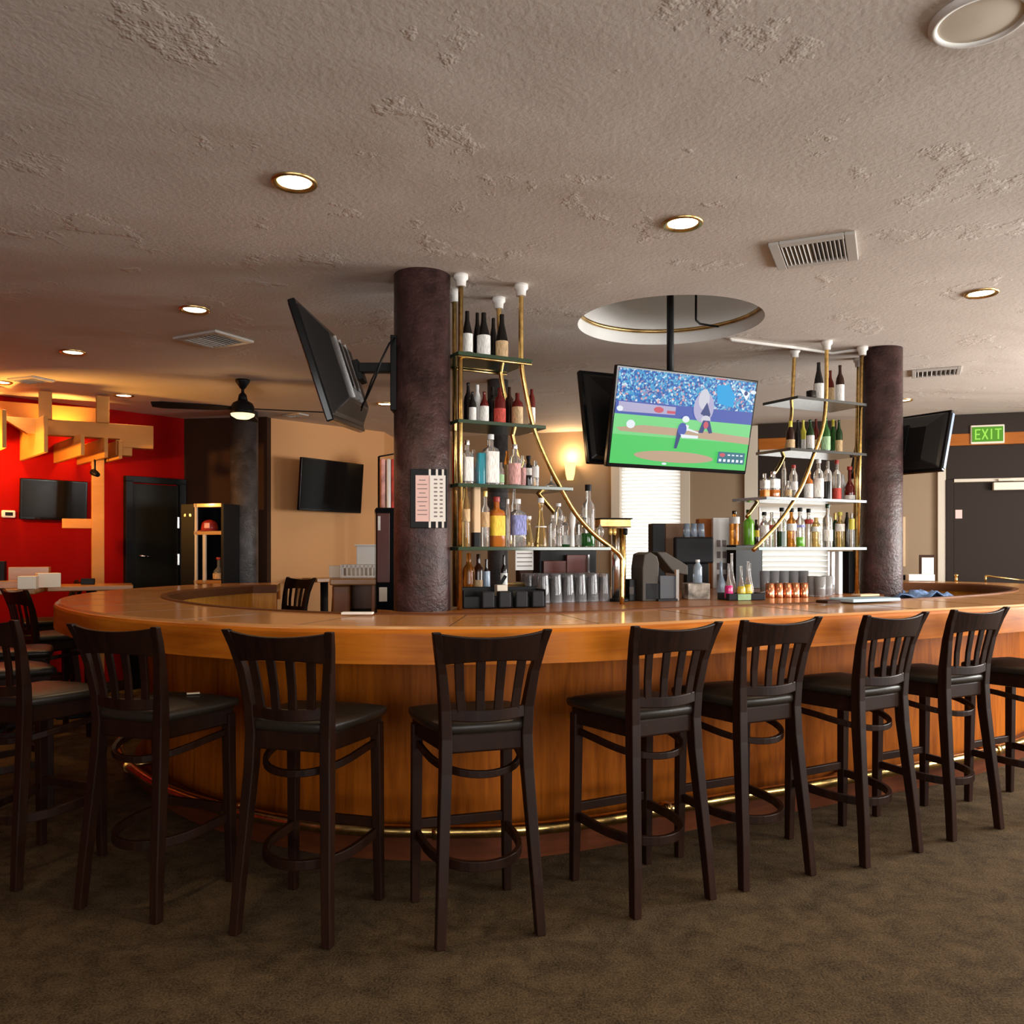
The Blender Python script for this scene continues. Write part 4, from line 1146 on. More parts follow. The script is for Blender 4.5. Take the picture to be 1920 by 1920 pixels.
shelf(RKL, 'left', 2, [
 (876, 826, 19, 'square', 'clear', 'label_white', 'chrome', 'clear square bottle with white print', {'lz': (.08, .62)}),
 (888, 840, 16, 'liquor', 'clear', 'label_white', None, 'clear bottle with pale label', {'d': .17, 'lz': (.1, .5)}),
 (901, 850, 15, 'box', 'teal', None, None, 'flat teal blue bottle', {}),
 (920, 815, 26, 'square', 'clear', 'label_white', 'milk', 'large clear square bottle, tallest here', {'lz': (.05, .66)}),
 (940, 865, 11, 'liquor', 'clear', 'label_green', None, 'small short clear bottle', {}),
 (951, 843, 12, 'slim', 'amber', 'label_tan', None, 'slim amber bottle', {'d': .17, 'lz': (.05, .6)}),
 (965, 834, 23, 'liquor', 'clear', 'label_pink', 'chrome', 'clear bottle with pink label', {'lz': (.05, .55)}),
 (980, 852, 13, 'slim', 'clear', 'label_pink', None, 'slim clear bottle with pinkish label', {'d': .18, 'lz': (.05, .6)}),
 (991, 855, 18, 'liquor', 'dark_glass', 'label_white', 'black', 'black bottle with pale label', {'d': .18, 'lz': (.40, .62)}),
 (1004, 862, 13, 'slim', 'clear', 'milk', None, 'slim clear bottle with white top', {'lz': (.35, .75)}),
 (1034, 882, 34, 'stopper', 'clear', None, None, 'clear pointed glass ornament', {'cat': 'ornament'})])
shelf(RKL, 'left', 3, [
 (873, 912, 17, 'slim', 'gold_liquor', 'label_tan', None, 'slim pale gold bottle', {'lz': (.42, .62)}),
 (892, 914, 14, 'box', 'paper_tan', None, None, 'tall beige carton with black foot', {'cat': 'carton', 'liq': ('black', (.0, .24))}),
 (910, 921, 17, 'liquor', 'clear', 'label_tan', 'foil_gold', 'clear bottle with amber neck', {'lz': (.35, .62)}),
 (931, 932, 26, 'square', 'orange_liquor', 'label_yellow', 'foil_red', 'square bottle with yellow label, orange liquor', {'lz': (.22, .62)}),
 (952, 936, 11, 'slim', 'clear', None, 'milk', 'slim clear bottle', {}),
 (970, 936, 27, 'square', 'clear', 'label_blue', 'milk', 'clear square bottle with blue label', {'lz': (.25, .66)}),
 (964, 917, 12, 'slim', 'clear', 'label_white', None, 'tall slim clear bottle behind', {'d': .2, 'lz': (.1, .5)}),
 (991, 968, 22, 'pyramid', 'gold_liquor', None, 'milk', 'gold pyramid bottle', {}),
 (1014, 934, 25, 'pyramid', 'gold_liquor', 'milk', 'milk', 'tall gold pyramid bottle with white collar', {'lz': (.40, .42)}),
 (1036, 966, 14, 'slim', 'clear', None, 'milk', 'short slim clear bottle', {}),
 (1047, 944, 20, 'bulb', 'clear', None, 'milk', 'clear bulb-shaped decanter', {}),
 (1059, 965, 19, 'liquor', 'clear', 'label_white', None, 'clear bottle with white label over green', {'d': .17, 'lz': (.08, .36), 'liq': ('green_glass', (.0, .30))}),
 (1073, 949, 13, 'bulb', 'milk', None, None, 'white slender bulb-topped bottle', {}),
 (1089, 962, 22, 'liquor', 'clear', 'label_white', None, 'clear bottle with large white label', {'d': .16, 'lz': (.04, .36)}),
 (1103, 909, 25, 'liquor', 'clear', None, 'black', 'tall clear bottle with black cap, green inside', {'liq': ('green_glass', (.01, .22))}),
 (1125, 983, 16, 'bulb', 'clear', None, None, 'small clear bulb-topped bottle', {})])
shelf(RKR, 'right', 0, [
 (1521, 733, 13, 'box', 'dark_glass', None, None, 'low black object', {'cat': 'box'}),
 (1535, 680, 18, 'cone', 'dark_glass', 'label_white', None, 'dark wine bottle with white label', {'lz': (.06, .46)}),
 (1557, 695, 13, 'wine', 'red_glass', 'label_tan', None, 'reddish bottle with tan label', {'lz': (.1, .5), 'd': .15}),
 (1575, 685, 15, 'wine', 'brown_glass', 'label_white', None, 'brown bottle with cream label', {'lz': (.05, .48), 'd': .06})])
shelf(RKR, 'right', 1, [
 (1482, 790, 16, 'wine', 'brown_glass', 'label_tan', 'foil_yellow', 'brown bottle with yellow foil top', {'lz': (.08, .36)}),
 (1496, 788, 12, 'wine', 'dark_glass', None, None, 'dark wine bottle without label', {'d': .16}),
 (1506, 788, 12, 'wine', 'foil_yellow', 'label_white', None, 'yellow-green bottle with white foot label', {'lz': (.02, .4), 'd': .15}),
 (1519, 787, 15, 'wine', 'deep_green', 'label_white', None, 'dark green bottle with white label', {'lz': (.1, .5)}),
 (1530, 786, 12, 'wine', 'red_glass', 'label_tan', None, 'dark red bottle', {'d': .16, 'lz': (.1, .4)}),
 (1548, 784, 17, 'wine', 'green_glass', 'label_green', None, 'green bottle with large pale green label', {'lz': (.08, .46)}),
 (1562, 787, 13, 'wine', 'green_glass', None, 'foil_yellow', 'green bottle with yellow foil top', {'d': .16}),
 (1573, 788, 13, 'wine', 'deep_green', 'label_tan', None, 'dark green bottle with tan label', {'lz': (.05, .4)})])
shelf(RKR, 'right', 2, [
 (1434, 886, 14, 'square', 'clear', 'label_white', None, 'clear square decanter', {'lz': (.36, .68), 'liq': ('foil_orange', (.02, .30))}),
 (1450, 884, 19, 'square', 'clear', 'label_white', 'chrome', 'wide clear square decanter, orange at bottom', {'lz': (.36, .70), 'liq': ('orange_liquor', (.02, .30))}),
 (1470, 862, 9, 'slim', 'clear', None, None, 'tall slim clear bottle', {'d': .15}),
 (1478, 900, 12, 'liquor', 'clear', 'label_tan', None, 'small clear bottle with tan label', {}),
 (1488, 872, 15, 'slim', 'clear', 'label_white', 'foil_red', 'slim clear bottle with red cap', {'lz': (.25, .5)}),
 (1516, 884, 16, 'liquor', 'orange_liquor', 'label_white', 'foil_orange', 'orange-necked bottle with white label', {'lz': (.06, .55)}),
 (1535, 861, 18, 'liquor', 'clear', 'label_white', 'milk', 'tall clear bottle with white label', {'lz': (.06, .52)}),
 (1552, 861, 16, 'liquor', 'clear', 'dark_glass', None, 'tall clear bottle with dark lower half', {'lz': (.02, .45)}),
 (1569, 863, 16, 'liquor', 'clear', 'label_red', 'foil_red', 'clear bottle with dark red stopper', {'lz': (.02, .3)}),
 (1580, 888, 11, 'slim', 'milk', None, None, 'slim white bottle', {'d': .16}),
 (1593, 875, 19, 'round', 'red_glass', 'label_white', 'foil_red', 'round dark bottle with red neck', {'lz': (.04, .16)})])
shelf(RKR, 'right', 3, [
 (1433, 960, 17, 'liquor', 'clear', 'label_white', 'black', 'clear bottle with white label', {'lz': (.3, .62)}),
 (1447, 957, 15, 'liquor', 'clear', 'label_red', None, 'clear bottle with red-dotted label', {'d': .16, 'lz': (.48, .6)}),
 (1466, 952, 18, 'liquor', 'clear', 'deep_green', 'black', 'clear bottle with black cap, dark green base', {'lz': (.02, .4)}),
 (1484, 953, 18, 'liquor', 'amber', 'label_white', 'black', 'amber bottle with white label', {'lz': (.42, .60)}),
 (1500, 952, 18, 'liquor', 'clear', 'label_blue', 'black', 'clear bottle with blue band, lime base', {'lz': (.50, .56), 'liq': ('lime', (.02, .25))}),
 (1516, 954, 16, 'liquor', 'clear', 'label_red', 'black', 'clear bottle with red round label', {'lz': (.60, .72), 'd': .15}),
 (1530, 968, 16, 'slim', 'gold_liquor', 'label_white', None, 'pale gold bottle', {'lz': (.5, .66)}),
 (1552, 945, 18, 'liquor', 'clear', 'label_white', 'deep_green', 'clear bottle with tall green cap', {'lz': (.14, .4)}),
 (1566, 962, 13, 'wine', 'deep_green', None, 'foil_gold', 'dark green bottle behind', {'d': .19}),
 (1575, 960, 17, 'liquor', 'gold_liquor', 'label_white', 'foil_yellow', 'gold bottle with white label', {'lz': (.45, .66)}),
 (1588, 958, 10, 'slim', 'dark_glass', None, None, 'slim black bottle', {'d': .12}),
 (1597, 960, 11, 'slim', 'clear', 'foil_yellow', None, 'slim clear bottle with gold band', {'lz': (.5, .8), 'd': .03})])

# ------------------------------------------------------------------ things on the back counter
def dk(px, py): return on(px, py, DECK)
UA = math.atan2(UD.y, UD.x)
def span(px0, px1, y): return (px1 - px0) / FPX * y
def put_box(name, label, cat, px0, px1, top, base, depth, mat, rz=UA, bevel=0.004, group=None, tagit=True):
    p = dk((px0 + px1) / 2, base); W = span(px0, px1, p.y); H = (base - top) / FPX * p.y
    b = MB(); b.box((0, depth / 2, H / 2), (W, depth, H)); o = b.build(name, mat, bevel=bevel)
    o.location = (p.x, p.y, DECK); o.rotation_euler.z = rz
    return tag(o, label, cat, group)

# black caddy with napkins
p = dk(947, 1140); W = span(868, 1028, p.y)
t = thing('bar_caddy', 'black bar caddy with napkins beside the thick column', 'bar caddy', (p.x, p.y, DECK + .001), UA * .55)
b = MB()
b.box((0, .07, .006), (W, .15, .012)); b.box((0, .145, .05), (W, .008, .10)); b.box((-W / 2 + .004, .07, .045), (.008, .15, .09)); b.box((W / 2 - .004, .07, .045), (.008, .15, .09)); b.box((0, .0, .03), (W, .008, .06))
b.build('tray', M['black'], t, bevel=0.004)
for k in range(4):
    x = -W / 2 + W * (.27 + .20 * k); b = MB(); b.prism([(x - .030, -.055), (x + .030, -.055), (x + .034, -.004), (x - .034, -.004)], .004, .085); b.build('cup', M['dark_grey'], t, bevel=0.006)
for i, (px, by, w_, h_, d_, lab, mm, rz) in enumerate((
    (905, 1126, .12, .035, .07, 'low stack of pale napkins in the left end of the black caddy', 'paper', .3),
    (946, 1124, .055, .10, .06, 'pale cream napkin bundle standing in the black caddy', 'cream', .5),
    (978, 1124, .10, .03, .06, 'flat stack of pale napkins in the right end of the black caddy', 'paper', .2))):
    q = Vector((p.x, p.y, 0)) + Matrix.Rotation(UA * .55, 3, 'Z') @ Vector(((px - 947) / FPX * p.y, .072, 0))
    b = MB(); b.box((0, 0, h_ / 2), (w_, d_, h_)); o = b.build('napkin_stack', M[mm], bevel=0.003); o.location = (q.x, q.y, DECK + .0135); o.rotation_euler.z = UA * .55
    tag(o, lab, 'napkins', 'napkins in the black caddy')
q = Vector((p.x, p.y, 0)) + Matrix.Rotation(UA * .55, 3, 'Z') @ Vector((-.01, .105, 0))
b = MB(); b.box((0, 0, .075), (.018, .02, .15), m=rot(0, 0, .55)); o = b.build('black_tongs', M['black']); o.location = (q.x, q.y, DECK + .02)
tag(o, 'black handle leaning out of the black caddy', 'utensil')

# things in the dark below the left rack
def rk(R, px, d):
    q = R.p(R.t(px, d), d); return q
def under(name, label, cat, R, px, d, wpx, top, kind, gm, lm=None, cm=None, **k):
    q = rk(R, px, d); s = FPX / q.y; h = (HOR + (EYE - DECK) * s - top) / s
    return make_bottle((q.x, q.y, DECK + .0005), wpx / 2 / s, h, kind, gm, lm, cm, label, None, k.get('liq'), k.get('lz', (.14, .46)), cat, k.get('rz', .48))
under('b', 'amber bottle under the left rack, next to its straight pipe', 'bottle', RKL, 879, .34, 24, 1032, 'liquor', 'amber')
under('b', 'orange-brown bottle under the left rack, right of the amber one', 'bottle', RKL, 897, .36, 20, 1034, 'liquor', 'brown_glass', 'label_tan', None)
under('b', 'small bottle with pale blue label under the left rack', 'bottle', RKL, 912, .28, 14, 1044, 'liquor', 'dark_glass', 'pale_blue', None, lz=(.2, .7))
under('b', 'black-necked bottle with white label under the left rack', 'bottle', RKL, 945, .30, 13, 1036, 'liquor', 'dark_glass', 'label_white', None, lz=(.3, .6))
q = rk(RKL, 983, .64); s = FPX / q.y
t = thing('drinks_sign', 'standing cream sign with ruled lines under the left rack', 'sign', (q.x, q.y, DECK), UA)
zt = EYE + (HOR - 1030) / s; zb = EYE + (HOR - 1069) / s; W = 38 / s
b = MB(); b.box((0, 0, (zt + zb) / 2 - DECK), (W, .006, zt - zb)); b.build('sheet', M['paper'], t)
b = MB()
for k in range(4): b.box((0, -.004, zb - DECK + (zt - zb) * (.2 + .2 * k)), (W * .86, .001, .006))
b.build('text_lines', M['ink'], t)
b = MB(); b.box((0, 0, (zb - DECK) / 2), (W * .75, .05, zb - DECK)); b.build('stand', M['dark_wall'], t, bevel=0.003)
b = MB(); q0 = rk(RKL, 962, .50); b.box((q0.x, q0.y, DECK + .10), (.12, .10, .014), UA); b.box((q0.x, q0.y, DECK + .046), (.10, .08, .092), UA)
tag(b.build('wooden_stand', M['dull_brass'], bevel=0.003), 'low tan stand behind the glasses, below the cream sign', 'stand')
q = rk(RKL, 1068, .60); s = FPX / q.y; W = 0.40; zt = EYE + (HOR - 1031) / s
t = thing('small_fridge', 'small black fridge with a maroon front under the left rack', 'fridge', (q.x, q.y, DECK), UA)
H = zt - DECK
b = MB(); b.box((0, .12, H / 2), (W, .22, H)); b.build('case', M['black'], t, bevel=0.006)
b = MB(); b.box((-.105, -.001, H / 2 - .02), (.155, .016, H - .09)); b.build('door', M['maroon'], t, bevel=0.003)
b = MB(); b.box((.045, -.006, H / 2 - .01), (.145, .02, H - .04)); fd = b.build('door', M['red_brown'], t, bevel=0.003)
b = MB(); b.box((.121, -.012, H / 2 - .01), (.012, .024, H - .04)); b.build('handle', M['chrome'], fd)

# pint glasses, upside down in rows
gb = MB()
gb.lathe([(.036, 0), (.0362, .003), (.0275, .150), (.0270, .155), (.001, .156)], 20, cap=False)
gb.lathe([(.0335, .0), (.0335, .004), (.0248, .135), (.001, .136)], 20, cap=False)
gl = gb.build('pint_glass', M['drink_glass']); first = True
p0 = dk(1019, 1131)
rows = 'front second third back'.split()
for j in range(4):
    for i in range(6):
        q = Vector((p0.x, p0.y)) + UD * (.079 * i + .012 * (j % 2)) + VD * (.074 * j)
        o = gl if first else gl.copy()
        if not first: COL.objects.link(o)
        first = False
        o.location = (q.x, q.y, DECK + .0015); o.scale.z = 1.0
        tag(o, f'upturned clear pint glass, {ORD[i]} from left in the {rows[j]} row', 'glass', 'upturned pint glasses on the back counter')

# draught tower
p = dk(1166, 1128)
t = thing('beer_tower', 'brass and black draught beer tower in front of the window', 'beer tower', (p.x, p.y, DECK), UA * .4)
sc_ = p.y / FPX
def lx(px): return (px - 1166) * sc_
def lz(py): return (1128 - py) * sc_
b = MB(); b.box((lx(1151), .03, lz(981)), (62 * sc_, .12, 16 * sc_)); b.build('head', M['dull_brass'], t, bevel=0.006)
b = MB(); b.box((lx(1151), .03, lz(972.5)), (64 * sc_, .14, .006)); b.build('head_lid', M['black'], t, bevel=0.002)
for px, r, mm in ((1158, 8, 'chrome'), (1171, 6, 'brass')):
    b = MB(); b.lathe([(r * sc_, 0), (r * sc_, lz(990))], 20, (lx(px), .03, 0)); b.build('pillar', M[mm], t)
b = MB(); b.box((lx(1165), .055, lz(990) / 2), (.05, .03, lz(990))); b.build('body', M['black'], t, bevel=0.004)
b = MB(); b.lathe([(.055, 0), (.055, .012), (.04, .02)], 24, (lx(1164), .03, 0)); b.build('base', M['black'], t)
for k, px in enumerate((1142, 1150, 1172)):
    b = MB(); b.lathe([(.008, -.04), (.012, -.03), (.012, -.002)], 12, (lx(px), -.01, lz(990))); b.build('tap', M['foil_gold'] if k < 2 else M['black'], t)
put_box('black_canister', 'short black canister with a grey badge right of the beer tower', 'canister', 1179, 1195, 1086, 1127, .06, M['black'])
p = dk(1188, 1127); b = MB(); b.box((p.x - .012, p.y - .006, DECK + .06), (.03, .003, .04), UA)
tag(b.build('canister_badge', M['grey_plastic']), 'grey badge on the short black canister', 'badge')
# receipt printer with open hood
p = dk(1240, 1127); k = p.y / FPX
t = thing('receipt_printer', 'grey receipt printer with its hood open, on the back counter', 'printer', (p.x, p.y, DECK), .25)
b = MB(); b.box((.0, .09, .055), (70 * k, .18, .11)); b.build('base', M['dark_grey'], t, bevel=0.01)
b = MB()
pr = [(-38, 0), (-38, 62), (-34, 88), (-22, 92), (-8, 84), (-4, 70), (-8, 0)]
lo = [b.bm.verts.new((x * k, 0, z * k)) for x, z in pr]; hi = [b.bm.verts.new((x * k, .17, z * k)) for x, z in pr]
b.face(lo); b.face(hi[::-1])
for i in range(len(pr)): b.face([lo[i], lo[(i + 1) % len(pr)], hi[(i + 1) % len(pr)], hi[i]])
b.build('side_shell', M['grey_plastic'], t, bevel=0.006)
b = MB()
pr = [(-6, 92), (12, 92), (58, 66), (58, 48), (30, 52), (22, 60)]
lo = [b.bm.verts.new((x * k, .02, z * k)) for x, z in pr]; hi = [b.bm.verts.new((x * k, .17, z * k)) for x, z in pr]
b.face(lo); b.face(hi[::-1])
for i in range(len(pr)): b.face([lo[i], lo[(i + 1) % len(pr)], hi[(i + 1) % len(pr)], hi[i]])
b.build('hood', M['grey_plastic'], t, bevel=0.006)
b = MB(); b.box((12 * k, -.004, 26 * k), (32 * k, .012, 44 * k)); b.build('front_plate', plain('slate_plastic', (0.07, 0.075, 0.09), 0.35), t, bevel=0.004)
b = MB(); b.box((30 * k, -.01, 30 * k), (6 * k, .02, 58 * k)); b.build('side_trim', M['chrome'], t)
b = MB(); b.box((10 * k, -.01, 2 * k), (40 * k, .03, 5 * k)); b.build('lip', M['dark_grey'], t, bevel=0.003)
# till screen from behind with stacked blue cups on it
p = rk(RKL, 1300, .95); k = p.y / FPX
t = thing('till_screen', 'black till monitor seen from behind, pale blue cups on top', 'monitor', (p.x, p.y, DECK), .1)
def LZ(py, y): return EYE + (HOR - py) / FPX * y - DECK
b = MB(); b.box((0, .0, (LZ(1007, p.y) + LZ(1056, p.y)) / 2), (74 * k, .06, 49 * k)); b.build('monitor', M['dark_grey'], t, bevel=0.012)
b = MB(); b.box((.03, .03, LZ(1056, p.y) / 2), (44 * k, .07, LZ(1056, p.y))); b.build('stand', M['black'], t, bevel=0.006)
for i, px in enumerate((1287, 1301, 1315)):
    b = MB(); b.lathe([(.026, 0), (.021, 25 * k)], 20, (0, 0, 0)); o = b.build('blue_cup', M['pale_blue']); q = (px - 1300) * k
    o.location = (p.x + q * math.cos(.1), p.y + q * math.sin(.1), DECK + LZ(1007, p.y) + .0015)
    tag(o, ('left', 'middle', 'right')[i] + ' pale blue cup standing on the black till monitor', 'cup', 'blue cups on the till')
q = rk(RKL, 1231, 1.15); kk = q.y / FPX
b = MB(); b.box((q.x, q.y, DECK + LZ(982, q.y) / 2), (24 * kk, .12, LZ(982, q.y)), .1); tag(b.build('black_bin', M['dark_grey'], bevel=0.005), 'tall dark container in front of the bright window blind', 'container')
q = rk(RKL, 1262, 1.2); kk = q.y / FPX
b = MB(); b.box((q.x, q.y, DECK + LZ(982, q.y) / 2), (38 * kk, .12, LZ(982, q.y)), .1); tag(b.build('brown_carton', M['brown_box'], bevel=0.004), 'brown carton left of the black till monitor', 'carton')
q = rk(RKL, 1322, 1.25); kk = q.y / FPX
b = MB(); b.box((q.x, q.y, DECK + LZ(973, q.y) / 2), (30 * kk, .08, LZ(973, q.y)), .1); tag(b.build('wooden_case', M['orange_wood'], bevel=0.004), 'orange-brown wooden case behind the till monitor', 'case')
q = rk(RKL, 1351, 1.15); kk = q.y / FPX
t = thing('notice_stand', 'white stand of small pictures left of the right rack', 'display stand', (q.x, q.y, DECK), .1)
b = MB(); b.box((0, 0, LZ(971, q.y) / 2), (32 * kk, .04, LZ(971, q.y))); b.build('panel', M['paper'], t, bevel=0.003)
b = MB()
for r_ in range(4):
    for c_ in range(2): b.box((-.022 + .044 * c_ , -.022, .08 + .085 * r_), (.028, .004, .05))
b.build('pictures', M['ink'], t)
# tissue box with blue bottle
p = dk(1311, 1124); k = p.y / FPX
t = thing('tissue_box', 'square patterned grey box in front of the till, bottle on it', 'box', (p.x, p.y, DECK), .12)
b = MB(); b.box((0, .06, 15 * k), (43 * k, .12, 30 * k)); b.build('carton', plain('patterned_carton', (0.42, 0.38, 0.33), 0.6, var=0.7, bscale=14), t, bevel=0.004)
make_bottle((p.x + .004, p.y + .06, DECK + 30 * k + .001), 8.5 * k, 44 * k, 'slim', 'pale_blue', None, 'milk', 'pale blue soap bottle standing on the patterned box', None)
# tray with pour bottles
p = dk(1401, 1126); k = p.y / FPX
t = thing('bottle_tray', 'black tray of coloured pour bottles on the back counter', 'tray', (p.x, p.y, DECK), UA * .5)
b = MB(); b.box((0, .07, .004), (74 * k, .14, .008)); 
for y in (0.003, .137): b.box((0, y, .020), (74 * k, .006, .040))
for x in (-1, 1): b.box((x * 36.5 * k, .07, .020), (.006, .14, .040))
b.build('tray', M['black'], t, bevel=0.002)
b = MB(); b.box((-6 * k, -.002, .020), (27 * k, .003, .034)); b.build('sticker', M['label_green'], t)
for px, dy, lq, top, nm in ((1371, .045, 'pink_liquor', 1040, 'pour bottle of bright pink liquid in the black tray'),
    (1386, .095, None, 1020, 'empty clear pour bottle in the black tray, tallest one'),
    (1396, .04, 'yellow_liquor', 1045, 'pour bottle of bright yellow liquid, left of two in the black tray'),
    (1412, .05, 'yellow_liquor', 1036, 'pour bottle of yellow liquid, right of two in the black tray'),
    (1424, .095, None, 1040, 'clear pour bottle at the right end of the black tray')):
    q = Vector((p.x, p.y, 0)) + Matrix.Rotation(UA * .5, 3, 'Z') @ Vector(((px - 1401) * k, dy, 0))
    make_bottle((q.x, q.y, DECK + .009), 7.8 * k, (1110 - top) * k, 'carafe', 'clear', None, None, nm, 'pour bottles in the black tray', (lq, (.02, .28)) if lq else None)
p = dk(1354, 1112)
make_bottle((p.x, p.y + .03, DECK + .001), .030, .22, 'carafe', 'pale_blue', None, None, 'pale blue pour bottle just left of the black tray', None)
for px, top, gm, lm, cm, nm, w_ in ((1377, 958, 'amber', 'label_white', 'brown_glass', 'whisky bottle with white label behind the pour bottles', 19),
    (1404, 956, 'lime', None, 'deep_green', 'bright green liqueur bottle behind the pour bottles', 20), (1418, 972, 'brown_glass', 'label_yellow', None, 'dark bottle with pale yellow label beside the green liqueur', 14)):
    q = rk(RKL, px, 1.02); kk = q.y / FPX
    make_bottle((q.x, q.y, DECK + LZ(1022, q.y) + .001 - 0.0), w_ / 2 * kk, (1022 - top) * kk, 'liquor', gm, lm, cm, nm, 'bottles on the low riser behind the pour bottles', lz=(.62, .82) if gm == 'amber' else (.3, .55))
q = rk(RKL, 1396, 1.02); kk = q.y / FPX
b = MB(); b.box((q.x, q.y, DECK + LZ(1022, q.y) / 2), (66 * kk, .10, LZ(1022, q.y)), UA); tag(b.build('riser', M['black'], bevel=0.004), 'black riser carrying bottles behind the tray', 'riser')
# copper cups and small glasses
cb = MB(); cb.lathe([(.0255, 0), (.027, .004), (.027, .088), (.0255, .088), (.0255, .006), (.001, .006)], 24, cap=False)
cup = cb.build('copper_cup', M['copper']); first = True
for i, px in enumerate((1444, 1460, 1476, 1491, 1507)):
    p = dk(px, 1121 - .2 * i); o = cup if first else cup.copy()
    if not first: COL.objects.link(o)
    first = False; o.location = (p.x, p.y, DECK + .001)
    tag(o, f'shiny copper cup, {ORD[i]} from left in the row of five', 'cup', 'copper cups in a row')
jb = MB(); jb.lathe([(.026, 0), (.030, .004), (.034, .125), (.032, .125), (.027, .01), (.001, .01)], 20, cap=False)
jar = jb.build('tumbler', plain('tumbler_glass', (0.95, 0.95, 0.97), 0.04, trans=0.70, ior=1.4)); first = True
for i, (px, py, lab) in enumerate([(x, 1112, f'clear tumbler, {ORD[j]} from left in the row behind the copper cups') for j, x in enumerate((1434, 1452, 1470, 1488, 1506))] +
        [(1524, 1118, 'clear tumbler right of the copper cups, left of three'), (1538, 1119, 'clear tumbler right of the copper cups, middle of three'), (1551, 1117, 'clear tumbler right of the copper cups, right of three')]):
    p = dk(px, py); o = jar if first else jar.copy()
    if not first: COL.objects.link(o)
    first = False; o.location = (p.x, p.y, DECK + .001); o.scale.z = 1.18 if i < 5 else 1.0
    tag(o, lab, 'glass', 'clear tumblers by the copper cups')
for px0, px1, top, mm, lab in ((1554, 1564, 1034, 'drink_glass', 'tall clear acrylic column, left of two under the right rack'), (1568, 1578, 1034, 'milk', 'tall white acrylic column under the right rack'),):
    p = rk(RKR, (px0 + px1) / 2, .05); kk = p.y / FPX
    b = MB(); b.box((p.x, p.y, DECK + LZ(top, p.y) / 2), ((px1 - px0) * kk, .03, LZ(top, p.y)), UA); tag(b.build('dispenser', M[mm], bevel=0.003), lab, 'dispenser')
p = rk(RKR, 1590, .12); b = MB(); b.box((p.x, p.y, DECK + .14), (.05, .06, .28), UA); tag(b.build('straw_holder', M['black'], bevel=0.006), 'tall black holder between the right rack pipes', 'holder')
# pale blue cutting board, dark knife block, papers, cloth
p = on(1622, 1127, TOP + .008); b = MB(); b.box((p.x, p.y, TOP + .018), (.36, .17, .018), UA * .9); tag(b.build('cutting_board', M['blue_board'], bevel=0.004), 'pale blue cutting board in front of the right column', 'cutting board')
p = on(1553, 1131, TOP + .008); b = MB(); b.box((p.x, p.y, TOP + .017), (.10, .08, .016), UA); tag(b.build('bar_mat', M['dark_wall'], bevel=0.003), 'small dark bar mat left of the blue cutting board', 'mat')
p = on(1625, 1118, DECK); b = MB(); b.box((p.x - .02, p.y - .03, DECK + .010), (.17, .07, .012), UA); tag(b.build('paper_stack', M['paper_tan'], bevel=0.002), 'thin stack of papers at the foot of the right column', 'papers')
b = MB(); rg = random.Random(3)
p = at(1725, 1116, 5.55)
n = 12; G = [[b.bm.verts.new((p.x + (i / n - .5) * .46, p.y + (j / n - .5) * .30, 1.03 + rg.random() * .022 + .03 * math.sin(i * 1.1) * math.sin(j * .8 + 1) + .022 * (1 - abs(i / n - .45) * 2))) for i in range(n + 1)] for j in range(n + 1)]
for j in range(n):
    for i in range(n): b.face([G[j][i], G[j][i + 1], G[j + 1][i + 1], G[j + 1][i]], smooth=True)
o = b.build('blue_cloth', M['blue_cloth']); so = o.modifiers.new('thick', 'SOLIDIFY'); so.thickness = .008
tag(o, 'crumpled blue cloth behind the bar, right of the right column', 'cloth')
b = MB(); b.box((p.x + .20, p.y + .10, .50), (.44, .36, .99), UA); tag(b.build('work_cabinet', M['dark_grey'], bevel=0.01), 'dark low cabinet under the blue cloth inside the bar', 'cabinet')
# white card by the bar edge, left
p = on(672, 1151, TOP + .007); b = MB(); b.box((p.x, p.y - .02, TOP + .012), (.14, .045, .010)); tag(b.build('white_card', M['paper'], bevel=0.002), 'small white folded card on the bar left of the thick column', 'card')
# menu board strapped to the thick column
mbp = at(804, 935, 3.915)
t = thing('menu_board', 'black clipboard with pink sheet and white straps on the thick column', 'notice', (mbp.x, mbp.y - .004, 1.595), .10)
b = MB(); b.box((0, 0, 0), (.172, .010, .275)); b.build('board', M['black'], t, bevel=0.003)
b = MB(); b.box((-.028, -.007, 0), (.066, .003, .215)); b.mi = 1
for k in range(9): b.box((-.030, -.0088, .085 - .020 * k), (.046 if k % 3 else .03, .0006, .004))
b.build('pink_sheet', [M['paper_pink'], M['ink']], t)
b = MB(); b.box((.042, -.008, 0), (.072, .003, .215)); b.mi = 1
for k in range(10): b.box((.032, -.0098, .088 - .019 * k), (.016, .0006, .007)); b.box((.058, -.0098, .088 - .019 * k), (.014, .0006, .007))
b.build('white_sheet', [M['paper'], M['ink']], t)
b = MB()
for x in (.005, .038, .066): b.box((x, -.0075, .0), (.010, .002, .272))
b.build('straps', M['white'], t)

